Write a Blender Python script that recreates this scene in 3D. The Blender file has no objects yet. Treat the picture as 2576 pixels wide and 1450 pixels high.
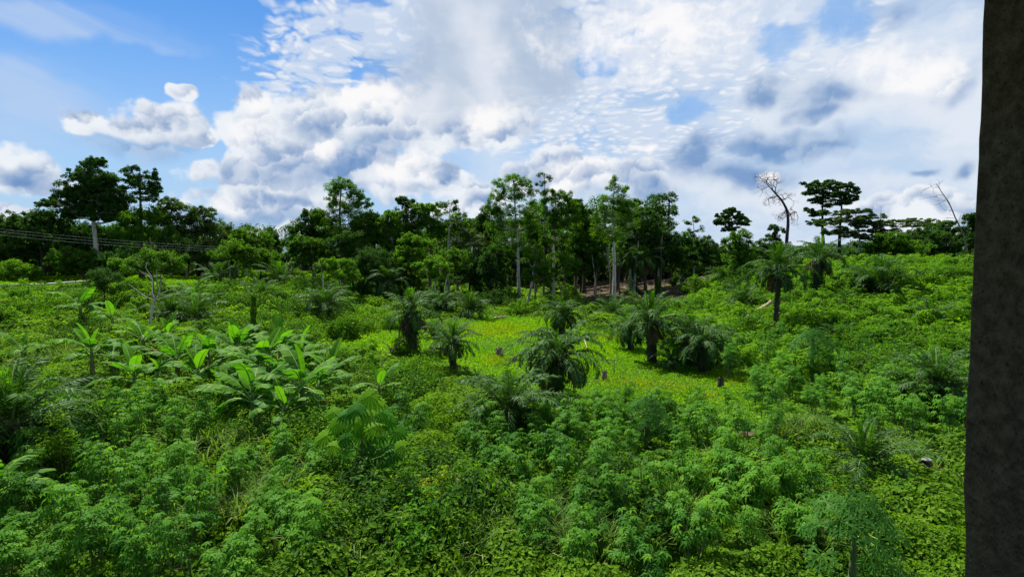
import bpy, math, random
import numpy as np
from math import radians, sin, cos, pi, tan, sqrt, atan2

# ------------------------------------------------------------------ camera, sky, sun, exposure
SC = bpy.context.scene
PITCH = radians(3.886)
CAMZ = 7.5
FP = 1288.0                      # focal length in units of a 2576 px wide frame
cd = bpy.data.cameras.new("camera"); cam = bpy.data.objects.new("camera", cd)
SC.collection.objects.link(cam); SC.camera = cam
cam.location = (0, 0, CAMZ); cam.rotation_euler = (pi/2 - PITCH, 0, 0)
cd.sensor_width = 36; cd.lens = 18.0; cd.clip_end = 5000; cd.clip_start = 0.05
SC.view_settings.view_transform = 'Standard'; SC.view_settings.look = 'None'
SC.view_settings.gamma = 1.0; SC.view_settings.use_curve_mapping = False
SC.view_settings.exposure = 1.0
SC.cycles.max_bounces = 6; SC.cycles.diffuse_bounces = 2; SC.cycles.glossy_bounces = 1
SC.cycles.transmission_bounces = 3; SC.cycles.transparent_max_bounces = 4

SUN_EL, SUN_AZ = radians(58), radians(-34)        # azimuth measured from +Y towards +X
sd = bpy.data.lights.new("sun", 'SUN'); sun = bpy.data.objects.new("sun", sd)
SC.collection.objects.link(sun)
sd.energy = 5.0; sd.angle = radians(0.5); sd.color = (1.0, 0.955, 0.86)
sun.rotation_euler = (pi/2 - SUN_EL, 0, pi - SUN_AZ); sun.location = (0, 0, 60)

def ray(px, py):
    """direction (y = 1) through a pixel of the 2576 x 1450 picture"""
    x = (px - 1288) / FP; z = -(py - 725) / FP
    c, s = cos(PITCH), sin(PITCH)
    d = np.array([x, c + z*s, -s + z*c])
    return d / d[1]

class NT:
    """tiny expression helper for shader nodes"""
    def __init__(s, tree): s.t = tree; s.n = tree.nodes; s.l = tree.links
    def put(s, sock, v):
        if isinstance(v, bpy.types.NodeSocket): s.l.new(v, sock)
        elif v is not None: sock.default_value = v
    def m(s, op, a, b=None, c=None, clamp=False):
        k = s.n.new('ShaderNodeMath'); k.operation = op; k.use_clamp = clamp
        s.put(k.inputs[0], a); s.put(k.inputs[1], b); s.put(k.inputs[2], c); return k.outputs[0]
    def v(s, op, a, b=None, c=None):
        k = s.n.new('ShaderNodeVectorMath'); k.operation = op
        s.put(k.inputs[0], a)
        if b is not None: s.put(k.inputs[1], b)
        if c is not None: s.put(k.inputs[2], c)
        return k.outputs['Value'] if op in ('LENGTH', 'DOT_PRODUCT') else k.outputs[0]
    def comb(s, x, y, z=0.0):
        k = s.n.new('ShaderNodeCombineXYZ'); s.put(k.inputs[0], x); s.put(k.inputs[1], y); s.put(k.inputs[2], z); return k.outputs[0]
    def noise(s, vec, scale, detail=4, rough=0.5, dim='3D', dist=0.0):
        k = s.n.new('ShaderNodeTexNoise'); k.noise_dimensions = dim
        if vec is not None: s.put(k.inputs['Vector'], vec)
        k.inputs['Scale'].default_value = scale; k.inputs['Detail'].default_value = detail
        k.inputs['Roughness'].default_value = rough; k.inputs['Distortion'].default_value = dist
        return k.outputs[0]
    def voro(s, vec, scale, detail=0, rough=0.5, dim='2D', smooth=0.6):
        k = s.n.new('ShaderNodeTexVoronoi'); k.voronoi_dimensions = dim; k.feature = 'SMOOTH_F1'
        s.put(k.inputs['Vector'], vec); k.inputs['Scale'].default_value = scale
        k.inputs['Detail'].default_value = detail; k.inputs['Roughness'].default_value = rough
        k.inputs['Smoothness'].default_value = smooth
        return k.outputs['Distance']
    def ss(s, x, a, b, lo=0.0, hi=1.0):
        k = s.n.new('ShaderNodeMapRange'); k.interpolation_type = 'SMOOTHSTEP'
        s.put(k.inputs[0], x); k.inputs[1].default_value = a; k.inputs[2].default_value = b
        k.inputs[3].default_value = lo; k.inputs[4].default_value = hi; return k.outputs[0]
    def mix(s, f, a, b):
        k = s.n.new('ShaderNodeMix'); k.data_type = 'RGBA'
        s.put(k.inputs[0], f)
        s.put(k.inputs[6], a if isinstance(a, bpy.types.NodeSocket) else (*a, 1))
        s.put(k.inputs[7], b if isinstance(b, bpy.types.NodeSocket) else (*b, 1)); return k.outputs[2]

def uv_of(px, py):
    d = ray(px, py); d = d / np.linalg.norm(d)
    return d[0]/(1+d[1]), d[2]/(1+d[1])
def sky_blob(px, py, rx, ry):
    u, v = uv_of(px, py); u2, _ = uv_of(px+rx, py); _, v2 = uv_of(px, py-ry)
    return u, v, abs(u2-u), abs(v2-v)

world = bpy.data.worlds.new("World"); SC.world = world; world.use_nodes = True
world.cycles.sampling_method = 'MANUAL'; world.cycles.sample_map_resolution = 256
T = NT(world.node_tree); T.n.clear()
out = T.n.new('ShaderNodeOutputWorld'); bg = T.n.new('ShaderNodeBackground')
bg.inputs['Strength'].default_value = 0.05
T.l.new(bg.outputs[0], out.inputs[0])
sky = T.n.new('ShaderNodeTexSky'); sky.sky_type = 'NISHITA'; sky.sun_disc = False
sky.sun_elevation = SUN_EL; sky.sun_rotation = SUN_AZ
sky.air_density = 1.1; sky.dust_density = 0.5; sky.ozone_density = 2.2
gen = T.n.new('ShaderNodeTexCoord').outputs['Generated']
sep = T.n.new('ShaderNodeSeparateXYZ'); T.l.new(gen, sep.inputs[0])
X, Y, Z = sep.outputs
den = T.m('MAXIMUM', T.m('ADD', Y, 1.0), 0.05)
U = T.m('DIVIDE', X, den); V = T.m('DIVIDE', Z, den)
P0 = T.comb(U, V)                                             # position on the sky, conformal
zc = T.m('ADD', T.m('MAXIMUM', Z, 0.0), 0.09)
PL = T.comb(T.m('DIVIDE', X, zc), T.m('DIVIDE', Y, zc))       # position on a level cloud sheet
# gentle warp for all soft masses
wn = T.n.new('ShaderNodeTexNoise'); wn.noise_dimensions = '2D'; T.l.new(P0, wn.inputs['Vector'])
wn.inputs['Scale'].default_value = 16; wn.inputs['Detail'].default_value = 3; wn.inputs['Roughness'].default_value = 0.6
warp = T.v('MULTIPLY', T.v('SUBTRACT', wn.outputs['Color'], (0.5, 0.5, 0.5)), (0.050, 0.036, 0))
PW = T.v('ADD', P0, warp)
def field(blobs):
    acc = None
    for b in blobs:
        px, py, rx, ry = b[:4]; w = b[4] if len(b) > 4 else 1.0
        u, v, a, c = sky_blob(px, py, rx, ry)
        q = T.v('MULTIPLY_ADD', PW, (1/a, 1/c, 0), (-u/a, -v/c, 0))
        r = T.m('MULTIPLY_ADD', T.v('LENGTH', q), -w, w)
        acc = r if acc is None else T.m('SMOOTH_MAX', acc, r, 0.25)
    return acc
def lin(r, g, b):
    f = lambda c: ((c/255 + 0.055)/1.055)**2.4 if c > 10 else c/255/12.92
    return (f(r), f(g), f(b))
KS = 9.9                                                       # cloud radiance inside the 0.05-strength background
def cl(r, g, b): return tuple(KS*c for c in lin(r, g, b))
CUM = [(390,310,150,62),(250,310,110,40),(478,345,85,32),(477,243,50,28),
       (655,270,80,66),(620,345,105,90),(690,400,130,95),(590,450,75,70),(800,310,150,92),(940,290,190,105),
       (1090,300,190,110),(1220,315,150,80),(870,400,170,95),(1010,445,140,72),(1125,462,65,54),(700,500,220,60),
       (1390,395,95,62),(1440,445,155,62),(1330,450,75,50),(1520,440,100,46),(1210,505,85,52),(1170,358,65,24),
       (1640,465,90,75),(60,555,150,50),(690,600,120,44),(2290,515,220,62),(1920,440,44,26),
       (30,430,150,52,.8),(-60,380,160,60,.6),(120,470,120,30,.5),(2380,560,140,40,.7),(1060,540,120,30,.6),(505,430,60,34,.6)]
SHADE = [(1960,362,230,62),(2075,372,120,50),(1870,440,210,64),(1765,390,90,80),(1925,225,90,75),(2090,235,170,62),(2065,280,110,36),
         (2420,418,55,34),(2310,428,40,16),(1640,480,105,64),(780,440,200,60,.9),(880,400,160,60,.8),(660,545,220,40),(720,500,120,26,.8),(880,470,80,30,.7),(930,350,170,50,.7),
         (340,365,180,55,.7),(2250,60,10,10,.1),(1390,395,80,36,.6),(1470,480,110,28,.6),
         (2400,215,80,80,.6),(50,445,110,36,.9),(2250,40,90,40,.5),(1070,480,120,26,.6),(560,430,60,40,.6)]
HI = [(2330,190,130,80,.9),(2200,130,150,70,.6),(1440,430,150,60),(1230,290,110,66),(790,375,64,54),(930,245,160,60,.8),(650,265,80,50,.7),
      (1030,430,120,60,.9),(1925,438,42,26),(1640,372,60,12),(1640,90,420,180,.7),(590,500,120,34,.6),(640,340,80,60,.6),(390,285,120,40,.5)]
fc = field(CUM); fs = field(SHADE); fh = field(HI)
# billowing relief of the cumulus
def puffs(vec, scale):
    """rounded lobes: distance to the lobe centre and how far the point faces the light"""
    k = T.n.new('ShaderNodeTexVoronoi'); k.voronoi_dimensions = '2D'; k.feature = 'SMOOTH_F1'
    T.put(k.inputs['Vector'], vec); k.inputs['Scale'].default_value = scale; k.inputs['Smoothness'].default_value = 0.55
    off = T.v('SUBTRACT', vec, k.outputs['Position'])
    return k.outputs['Distance'], T.v('DOT_PRODUCT', off, (-0.35*scale, 0.95*scale, 0))
wf = T.n.new('ShaderNodeTexNoise'); wf.noise_dimensions = '2D'; T.l.new(P0, wf.inputs['Vector'])
wf.inputs['Scale'].default_value = 60; wf.inputs['Detail'].default_value = 3; wf.inputs['Roughness'].default_value = 0.6
W2 = T.v('ADD', T.v('MULTIPLY_ADD', warp, (0.5, 0.5, 0), P0), T.v('MULTIPLY', T.v('SUBTRACT', wf.outputs['Color'], (0.5, 0.5, 0.5)), (0.022, 0.018, 0)))
puff1, l1 = puffs(W2, 27)
puffb, l2 = puffs(W2, 66)
nz = T.noise(P0, 30, 5, 0.62, '2D')
dens = T.m('ADD', T.m('MULTIPLY_ADD', fc, 1.5, 0.02), T.m('ADD', T.m('MULTIPLY_ADD', puff1, -0.50, T.m('MULTIPLY', puffb, -0.22)), T.m('MULTIPLY_ADD', nz, 0.55, -0.10)))
a_c = T.ss(dens, -0.04, 0.38)
emb = T.m('MULTIPLY_ADD', l1, 0.62, T.m('MULTIPLY_ADD', l2, 0.34, T.m('MULTIPLY_ADD', nz, 0.7, -0.35)))
depth = T.ss(dens, 0.15, 1.3)
# base
hue = T.n.new('ShaderNodeHueSaturation'); T.l.new(sky.outputs[0], hue.inputs['Color'])
hue.inputs['Saturation'].default_value = 1.36; hue.inputs['Value'].default_value = 1.0; hue.inputs['Hue'].default_value = 0.5
col = T.v('MULTIPLY', hue.outputs[0], (0.72, 1.0, 1.22))                # deeper tropical blue
# pale air low down, then the thin high veil, thick on the sunward half
col = T.mix(T.ss(V, 0.24, 0.0, 0.0, 0.92), col, cl(178, 208, 242))
veil_side = T.ss(T.m('ADD', U, T.m('MULTIPLY', T.noise(P0, 4, 3, 0.5, '2D'), 0.35)), 0.06, 0.36)
cir = T.noise(T.v('MULTIPLY', T.v('ADD', P0, warp), (5.0, 13.0, 0)), 1.0, 5, 0.6, '2D')
veil = T.m('MULTIPLY', veil_side, T.ss(cir, 0.25, 0.6, 0.6, 0.98))
col = T.mix(veil, col, T.mix(T.ss(cir, 0.35, 0.65), cl(200, 218, 240), cl(226, 234, 245)))
# streaks, upper left
rot = T.comb(T.v('DOT_PRODUCT', PW, (0.93, 0.36, 0)), T.v('DOT_PRODUCT', PW, (-0.36, 0.93, 0)))
strk = T.noise(T.v('MULTIPLY', T.comb(T.v('DOT_PRODUCT', P0, (0.93, -0.36, 0)), T.v('DOT_PRODUCT', P0, (0.36, 0.93, 0))), (2.5, 20.0, 0)), 1.0, 5, 0.55, '2D')
fl = field([(200,55,330,75),(400,105,150,40),(870,30,160,50,.6),(100,270,260,170,.8),(40,185,170,80)])
col = T.mix(T.m('MULTIPLY', T.ss(strk, 0.34, 0.62, 0.15, 0.75), T.ss(fl, 0.0, 0.6)), col, cl(186, 208, 240))
# mackerel sheet
k = T.n.new('ShaderNodeTexVoronoi'); k.voronoi_dimensions = '2D'; k.feature = 'F1'
T.put(k.inputs['Vector'], T.v('ADD', PL, T.v('MULTIPLY', warp, (6, 6, 0)))); k.inputs['Scale'].default_value = 11
k.inputs['Detail'].default_value = 1; mk = k.outputs['Distance']
mk2 = T.noise(PL, 2.6, 5, 0.65, '2D')
fm = field([(1150,70,560,220),(960,180,380,190,.9),(1550,130,520,300),(1880,90,420,230),(1650,340,300,150,.8),(1300,230,300,200)])
holes = field([(1740,265,85,55),(1970,110,110,60),(1480,165,90,50,.9),(1590,95,70,30),(2100,60,100,90,.9),(940,190,160,60,.4)])
mkd = T.m('ADD', T.m('SUBTRACT', T.m('MULTIPLY_ADD', mk2, 1.9, -0.62), T.m('MULTIPLY', mk, 0.62)), T.m('MULTIPLY', fm, 1.0))
mkd = T.m('SUBTRACT', mkd, T.m('MULTIPLY', T.m('MAXIMUM', holes, 0.0), 1.8))
am = T.m('MULTIPLY', T.ss(mkd, -0.05, 0.40), T.ss(fm, 0.0, 0.3, 0.0, 0.93))
col = T.mix(am, col, T.mix(T.ss(mk, 0.1, 0.7), cl(238, 242, 249), cl(206, 220, 240)))
col = T.mix(T.m('MULTIPLY', T.ss(T.m('ADD', holes, T.m('MULTIPLY_ADD', mk2, 1.6, -0.9)), 0.0, 0.5), 0.6), col, cl(118, 176, 240))
# cumulus: white tops, grey-blue hearts
ctone = T.m('ADD', T.m('MULTIPLY', depth, -0.26), T.m('ADD', emb, 0.84))
ccol = T.mix(T.ss(ctone, 0.1, 1.05), cl(132, 162, 204), cl(238, 243, 249))
col = T.mix(a_c, col, ccol)
# broad grey-white mass, top centre
fg = field([(1250,60,270,230),(1150,210,250,140),(1330,190,170,120,.8)])
col = T.mix(T.m('MULTIPLY', T.ss(T.m('ADD', fg, T.m('MULTIPLY_ADD', nz, 0.5, -0.28)), -0.02, 0.45), 0.85), col, T.mix(T.ss(T.noise(PW, 7, 3, 0.5, '2D'), 0.38, 0.62), cl(176, 194, 218), cl(224, 230, 240)))
# shaded masses
sdn = T.m('ADD', T.m('MULTIPLY', fs, 1.15), T.m('MULTIPLY_ADD', nz, 0.5, T.m('MULTIPLY_ADD', puff1, -0.25, -0.18)))
shm = T.m('MULTIPLY', T.ss(sdn, -0.05, 0.85), 0.86)
scol = T.mix(T.ss(T.m('SUBTRACT', T.m('ADD', T.m('MULTIPLY', emb, 0.7), 0.55), T.m('MULTIPLY', fs, 0.42)), 0.0, 0.75), cl(104, 146, 198), cl(182, 200, 224))
col = T.mix(shm, col, scol)
him = T.m('MULTIPLY', T.ss(T.m('ADD', fh, T.m('MULTIPLY_ADD', nz, 1.2, -0.62)), 0.0, 0.7), T.ss(emb, -0.35, 0.2, 0.45, 0.95))
col = T.mix(him, col, cl(253, 252, 253))
T.l.new(col, bg.inputs['Color'])

# ------------------------------------------------------------------ helpers
def S(t):
    t = np.clip(t, 0, 1); return t*t*(3-2*t)
def ground_z(x, y):
    x = np.asarray(x, float); y = np.asarray(y, float)
    side = S((x-12)/42)
    hill = 5.7*side*S((y-22)/38)*(1-0.45*S((y-74)/50))
    rise = 2.0*S((y-68)/42)*(1-side)*(1-0.5*S((y-130)/80))
    und = 0.22*np.sin(x*0.21+1.3)*np.sin(y*0.17+0.4) + 0.10*np.sin(x*0.53+y*0.31)
    left = 2.7*S((-x-10)/38)*S((y-32)/32)*(1-0.5*S((y-75)/40))
    far = 26*S((y-420)/900)*(0.5+0.5*np.sin(x*0.004+2.0))
    return hill + rise + und*S((y-4)/8)*(1-0.5*S((y-200)/200)) + left + far
def gp(px, py):
    """point where the sight line through a pixel meets the ground"""
    d = ray(px, py); y = np.linspace(3, 220, 8000)
    z = CAMZ + d[2]*y; g = ground_z(d[0]*y, y)
    k = np.argmax(z <= g)
    if z[k] > g[k]: k = len(y)-1
    return np.array([d[0]*y[k], y[k], g[k]])
def at(px, py, Yd):
    d = ray(px, py); return np.array([d[0]*Yd, Yd, CAMZ + d[2]*Yd])
def px_of(x, y, z):
    c, s = cos(PITCH), sin(PITCH); dz = z - CAMZ
    f = y*c - dz*s; u = dz*c + y*s
    return 1288 + FP*x/f, 725 - FP*u/f

def unit(v): return v/np.maximum(np.linalg.norm(v, axis=-1, keepdims=True), 1e-9)

class MB:
    def __init__(s): s.V = []; s.F = []; s.M = []; s.Sm = []; s.n = 0
    def add(s, V, F, mat=0, smooth=False):
        V = np.asarray(V, np.float32).reshape(-1, 3); F = np.asarray(F, np.int32).reshape(-1, 4)
        s.V.append(V); s.F.append(F + s.n); s.n += len(V)
        s.M.append(np.full(len(F), mat, np.int32)); s.Sm.append(np.full(len(F), smooth, bool))
    def quads(s, Q, mat=0):
        Q = np.asarray(Q, np.float32).reshape(-1, 3); s.add(Q, np.arange(len(Q)).reshape(-1, 4), mat)
    def leaves(s, P, U, N, L, W, mat=0, belly=0.45, droop=0.0):
        """one kinked rhombus per leaf: P base, U length axis, N face normal"""
        U = unit(U); Sd = unit(np.cross(U, N)); Nn = np.cross(Sd, U)
        L = np.broadcast_to(np.asarray(L, float).reshape(-1, 1) if np.ndim(L) else np.full((1, 1), L), (len(P), 1))
        W = np.broadcast_to(np.asarray(W, float).reshape(-1, 1) if np.ndim(W) else np.full((1, 1), W), (len(P), 1))
        mid = P + U*L*belly + Nn*L*0.06
        tip = P + U*L; tip = tip - np.array([0, 0, 1.0])*L*droop
        s.quads(np.stack([P, mid + Sd*W*0.5, tip, mid - Sd*W*0.5], 1), mat)
    def tube(s, pts, rad, sides=6, mat=0, smooth=True):
        pts = np.asarray(pts, float); n = len(pts)
        rad = np.broadcast_to(np.asarray(rad, float), (n,))
        t = unit(np.gradient(pts, axis=0))
        ref = np.array([0.0, 1.0, 0.0]) if abs(t[:, 2]).mean() > 0.7 else np.array([0.0, 0.0, 1.0])
        a = unit(np.cross(t, ref)); b = np.cross(t, a)
        th = np.arange(sides)*2*pi/sides
        V = pts[:, None] + rad[:, None, None]*(np.cos(th)[None, :, None]*a[:, None] + np.sin(th)[None, :, None]*b[:, None])
        i = np.arange(n-1)[:, None]*sides; j = np.arange(sides)[None]; j2 = (j+1) % sides
        F = np.stack([i+j, i+j2, i+sides+j2, i+sides+j], -1).reshape(-1, 4)
        s.add(V.reshape(-1, 3), F, mat, smooth)
        if sides == 6:                                   # close both ends
            o = (n-1)*sides
            s.add(V.reshape(-1, 3)[o:o+6], [[0, 1, 2, 3], [0, 3, 4, 5]], mat)
    def build(s, name, mats, parent=None, loc=None):
        V = np.concatenate(s.V); F = np.concatenate(s.F); M = np.concatenate(s.M); Sm = np.concatenate(s.Sm)
        if loc is not None: V = V - np.asarray(loc, np.float32)
        me = bpy.data.meshes.new(name)
        me.vertices.add(len(V)); me.vertices.foreach_set('co', V.ravel())
        me.loops.add(len(F)*4); me.loops.foreach_set('vertex_index', F.ravel())
        me.polygons.add(len(F)); me.polygons.foreach_set('loop_start', np.arange(len(F), dtype=np.int32)*4)
        if not isinstance(mats, (list, tuple)): mats = [mats]
        for m in mats: me.materials.append(m)
        me.polygons.foreach_set('material_index', M); me.polygons.foreach_set('use_smooth', Sm)
        me.update(calc_edges=True)
        o = bpy.data.objects.new(name, me); SC.collection.objects.link(o)
        if parent is not None: o.parent = parent
        elif loc is not None: o.location = [float(c) for c in loc]
        return o
def tag(o, label=None, cat=None, group=None, kind=None):
    if label: o['label'] = label
    if cat: o['category'] = cat
    if group: o['group'] = group
    if kind: o['kind'] = kind
    return o
def empty(name, loc, label, cat, group=None, rz=0.0, sc=1.0):
    o = bpy.data.objects.new(name, None); SC.collection.objects.link(o)
    o.location = [float(c) for c in loc]; o.rotation_euler = (0, 0, rz); o.scale = (sc, sc, sc); o.empty_display_size = 0.3
    return tag(o, label, cat, group)
def copy_thing(root, loc, rz, sc, label, group=None, tilt=(0, 0)):
    r = root.copy(); SC.collection.objects.link(r)
    r.location = [float(c) for c in loc]; r.rotation_euler = (tilt[0], tilt[1], rz); r.scale = (sc, sc, sc)
    r['label'] = label
    if group: r['group'] = group
    elif 'group' in r.keys(): del r['group']
    for ch in KIDS[root.name]:
        c = ch.copy(); SC.collection.objects.link(c); c.parent = r
    KIDS[r.name] = KIDS[root.name]
    return r
KIDS = {}

# ------------------------------------------------------------------ materials
def mat(name):
    m = bpy.data.materials.new(name); m.use_nodes = True; t = NT(m.node_tree); t.n.clear()
    o = t.n.new('ShaderNodeOutputMaterial'); return m, t, o
def leaf_mat(name, a, b, c=None, trans=0.35, gloss=0.06, rough=0.55, patch=0.12, tcol=None, thr=0.86):
    """a..b leaf to leaf and patch to patch, a few leaves of colour c (young or yellowing)"""
    m, t, o = mat(name)
    geo = t.n.new('ShaderNodeNewGeometry'); rnd = geo.outputs['Random Per Island']
    nz = t.noise(geo.outputs['Position'], patch, 2, 0.6)
    f = t.m('ADD', t.m('MULTIPLY', rnd, 0.62), t.m('MULTIPLY_ADD', nz, 2.2, -0.85), clamp=True)
    col = t.mix(f, a, b)
    if c is not None:
        r2 = t.m('FRACT', t.m('MULTIPLY', rnd, 37.7))
        col = t.mix(t.ss(r2, thr, thr+0.06), col, c)
    d = t.n.new('ShaderNodeBsdfDiffuse'); t.l.new(col, d.inputs[0])
    tr = t.n.new('ShaderNodeBsdfTranslucent')
    k = t.n.new('ShaderNodeMix'); k.data_type = 'RGBA'; k.blend_type = 'MULTIPLY'; k.inputs[0].default_value = 1
    t.l.new(col, k.inputs[6]); k.inputs[7].default_value = (*(tcol or (1.9, 2.0, 0.5)), 1)
    t.l.new(k.outputs[2], tr.inputs[0])
    mx = t.n.new('ShaderNodeMixShader'); mx.inputs[0].default_value = trans
    t.l.new(d.outputs[0], mx.inputs[1]); t.l.new(tr.outputs[0], mx.inputs[2])
    g = t.n.new('ShaderNodeBsdfGlossy'); g.inputs['Roughness'].default_value = rough; g.inputs[0].default_value = (0.9, 1, 0.9, 1)
    mg = t.n.new('ShaderNodeMixShader')
    lw = t.n.new('ShaderNodeLayerWeight'); lw.inputs[0].default_value = 0.3
    t.l.new(t.m('MULTIPLY_ADD', lw.outputs['Facing'], gloss*0.45, gloss*0.06), mg.inputs[0])
    t.l.new(mx.outputs[0], mg.inputs[1]); t.l.new(g.outputs[0], mg.inputs[2])
    t.l.new(mg.outputs[0], o.inputs[0]); return m
def rough_mat(name, a, b, scale=3.0, stretch=(1, 1, 0.25), bump=0.3, rough=0.9, c=None, cscale=1.0):
    m, t, o = mat(name)
    tc = t.n.new('ShaderNodeTexCoord'); v = t.v('MULTIPLY', tc.outputs['Object'], stretch)
    n1 = t.noise(v, scale, 6, 0.65)
    col = t.mix(t.ss(n1, 0.3, 0.7), a, b)
    if c is not None: col = t.mix(t.ss(t.noise(tc.outputs['Object'], cscale, 3, 0.5), 0.56, 0.68, 0, 0.8), col, c)
    p = t.n.new('ShaderNodeBsdfPrincipled'); t.l.new(col, p.inputs['Base Color']); p.inputs['Roughness'].default_value = rough
    p.inputs['Specular IOR Level'].default_value = 0.2
    bp = t.n.new('ShaderNodeBump'); bp.inputs['Strength'].default_value = bump; bp.inputs['Distance'].default_value = 0.05
    t.l.new(n1, bp.inputs['Height']); t.l.new(bp.outputs[0], p.inputs['Normal'])
    t.l.new(p.outputs[0], o.inputs[0]); return m
M = {}
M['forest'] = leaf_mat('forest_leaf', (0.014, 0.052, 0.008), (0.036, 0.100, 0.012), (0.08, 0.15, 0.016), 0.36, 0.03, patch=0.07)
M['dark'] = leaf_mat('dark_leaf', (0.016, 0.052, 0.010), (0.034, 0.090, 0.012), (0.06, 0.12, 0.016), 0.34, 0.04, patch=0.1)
M['mid'] = leaf_mat('mid_leaf', (0.028, 0.085, 0.008), (0.068, 0.155, 0.010), (0.11, 0.20, 0.014), 0.48, 0.03, patch=0.1)
M['bright'] = leaf_mat('bright_leaf', (0.040, 0.125, 0.006), (0.085, 0.195, 0.008), (0.14, 0.24, 0.014), 0.42, 0.03, patch=0.12)
M['olive'] = leaf_mat('olive_leaf', (0.028, 0.062, 0.016), (0.055, 0.105, 0.018), (0.08, 0.14, 0.02), 0.36, 0.04, patch=0.1)
M['creeper'] = leaf_mat('creeper_leaf', (0.012, 0.058, 0.005), (0.130, 0.245, 0.007), (0.14, 0.23, 0.010), 0.38, 0.03, patch=0.16, thr=0.93)  # dark end deepened for shadow pockets, light end raised for sunlit tips
M['field'] = leaf_mat('hill_leaf', (0.017, 0.075, 0.007), (0.112, 0.238, 0.008), (0.13, 0.25, 0.012), 0.38, 0.03, patch=0.10)  # light end raised, sunlit highlights put into the leaf colour
M['cassava'] = leaf_mat('cassava_leaf', (0.018, 0.085, 0.010), (0.090, 0.228, 0.018), (0.11, 0.24, 0.014), 0.36, 0.03, patch=0.25)  # light end raised to paint in sunlit leaf tips
M['grass'] = leaf_mat('clearing_grass', (0.095, 0.240, 0.005), (0.165, 0.305, 0.005), None, 0.42, 0.02, patch=0.14)
M['dry'] = leaf_mat('ochre_grass', (0.165, 0.28, 0.006), (0.22, 0.28, 0.008), (0.24, 0.24, 0.02), 0.36, 0.02, patch=0.3)
M['blade'] = leaf_mat('tall_grass_blade', (0.045, 0.115, 0.014), (0.10, 0.180, 0.024), (0.20, 0.24, 0.06), 0.34, 0.05, patch=0.3)
M['palm'] = leaf_mat('palm_leaflet', (0.015, 0.050, 0.010), (0.034, 0.090, 0.014), (0.06, 0.13, 0.015), 0.24, 0.05, 0.5, patch=0.4)
M['palm_young'] = leaf_mat('young_palm_leaflet', (0.05, 0.16, 0.010), (0.10, 0.23, 0.012), None, 0.4, 0.04)
M['palm_dry'] = leaf_mat('dry_palm_leaflet', (0.055, 0.045, 0.022), (0.13, 0.10, 0.045), None, 0.15, 0.03)
M['banana'] = leaf_mat('banana_blade', (0.024, 0.095, 0.010), (0.066, 0.170, 0.014), (0.09, 0.21, 0.012), 0.36, 0.03, 0.5, patch=1.2, tcol=(1.5, 1.9, .4))
M['banana_young'] = leaf_mat('young_banana_blade', (0.060, 0.190, 0.010), (0.10, 0.25, 0.012), None, 0.45, 0.04, patch=0.8, tcol=(1.4, 1.5, .4))
M['banana_dry'] = leaf_mat('withered_banana_blade', (0.10, 0.06, 0.025), (0.24, 0.15, 0.05), None, 0.2, 0.03)
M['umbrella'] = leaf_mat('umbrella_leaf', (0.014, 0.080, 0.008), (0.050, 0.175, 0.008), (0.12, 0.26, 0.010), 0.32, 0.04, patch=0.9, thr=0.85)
M['lime'] = leaf_mat('sunlit_umbrella_leaf', (0.06, 0.20, 0.008), (0.13, 0.27, 0.010), None, 0.45, 0.04, patch=0.9)  # lighter copy of the umbrella leaf, sunlight put into its colour
M['papaya'] = leaf_mat('papaya_leaf', (0.028, 0.100, 0.014), (0.055, 0.150, 0.022), None, 0.3, 0.03, patch=0.9)
M['yellow'] = leaf_mat('yellowing_leaf', (0.09, 0.22, 0.010), (0.22, 0.29, 0.014), (0.28, 0.20, 0.02), 0.38, 0.04, patch=0.6)
M['bark'] = rough_mat('brown_bark', (0.10, 0.075, 0.05), (0.20, 0.16, 0.115), 3)
M['bark_dark'] = rough_mat('dark_bark', (0.030, 0.024, 0.018), (0.075, 0.060, 0.045), 3)
M['bark_pale'] = rough_mat('pale_bark', (0.26, 0.24, 0.20), (0.50, 0.47, 0.41), 2.5, c=(0.16, 0.15, 0.11), cscale=1.4)
M['bark_purple'] = rough_mat('bare_tree_bark', (0.022, 0.015, 0.018), (0.055, 0.038, 0.045), 3)
M['palm_trunk'] = rough_mat('palm_trunk_bark', (0.030, 0.026, 0.018), (0.10, 0.082, 0.055), 6, bump=0.6)
M['stem'] = rough_mat('green_stem', (0.07, 0.12, 0.03), (0.15, 0.19, 0.07), 5)
M['midrib'] = rough_mat('pale_midrib', (0.16, 0.26, 0.06), (0.24, 0.34, 0.10), 5)
M['log'] = rough_mat('weathered_log', (0.20, 0.14, 0.085), (0.40, 0.31, 0.20), 3, c=(0.10, 0.07, 0.045), cscale=2)
M['brown_debris'] = rough_mat('brown_brushwood', (0.10, 0.06, 0.035), (0.26, 0.18, 0.11), 3)
M['wire'] = rough_mat('cable_aluminium', (0.34, 0.36, 0.37), (0.42, 0.43, 0.44), 3)

# ground sheet: soil with moss-green weed between, grassier and drier in patches
m, t, o = mat('soil_and_weeds')
geo = t.n.new('ShaderNodeNewGeometry'); pos = geo.outputs['Position']
n1 = t.noise(pos, 0.9, 6, 0.65); n2 = t.noise(pos, 6.0, 5, 0.7); n3 = t.noise(pos, 0.12, 3, 0.5)
soil = t.mix(t.ss(n2, 0.3, 0.7), (0.030, 0.022, 0.012), (0.075, 0.052, 0.028))
weed = t.mix(t.ss(n2, 0.25, 0.75), (0.018, 0.052, 0.006), (0.055, 0.125, 0.008))
col = t.mix(t.ss(t.m('ADD', n1, t.m('MULTIPLY_ADD', n3, 0.5, -0.25)), 0.28, 0.40), soil, weed)
p = t.n.new('ShaderNodeBsdfPrincipled'); t.l.new(col, p.inputs['Base Color']); p.inputs['Roughness'].default_value = 0.95
p.inputs['Specular IOR Level'].default_value = 0.1
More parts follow.
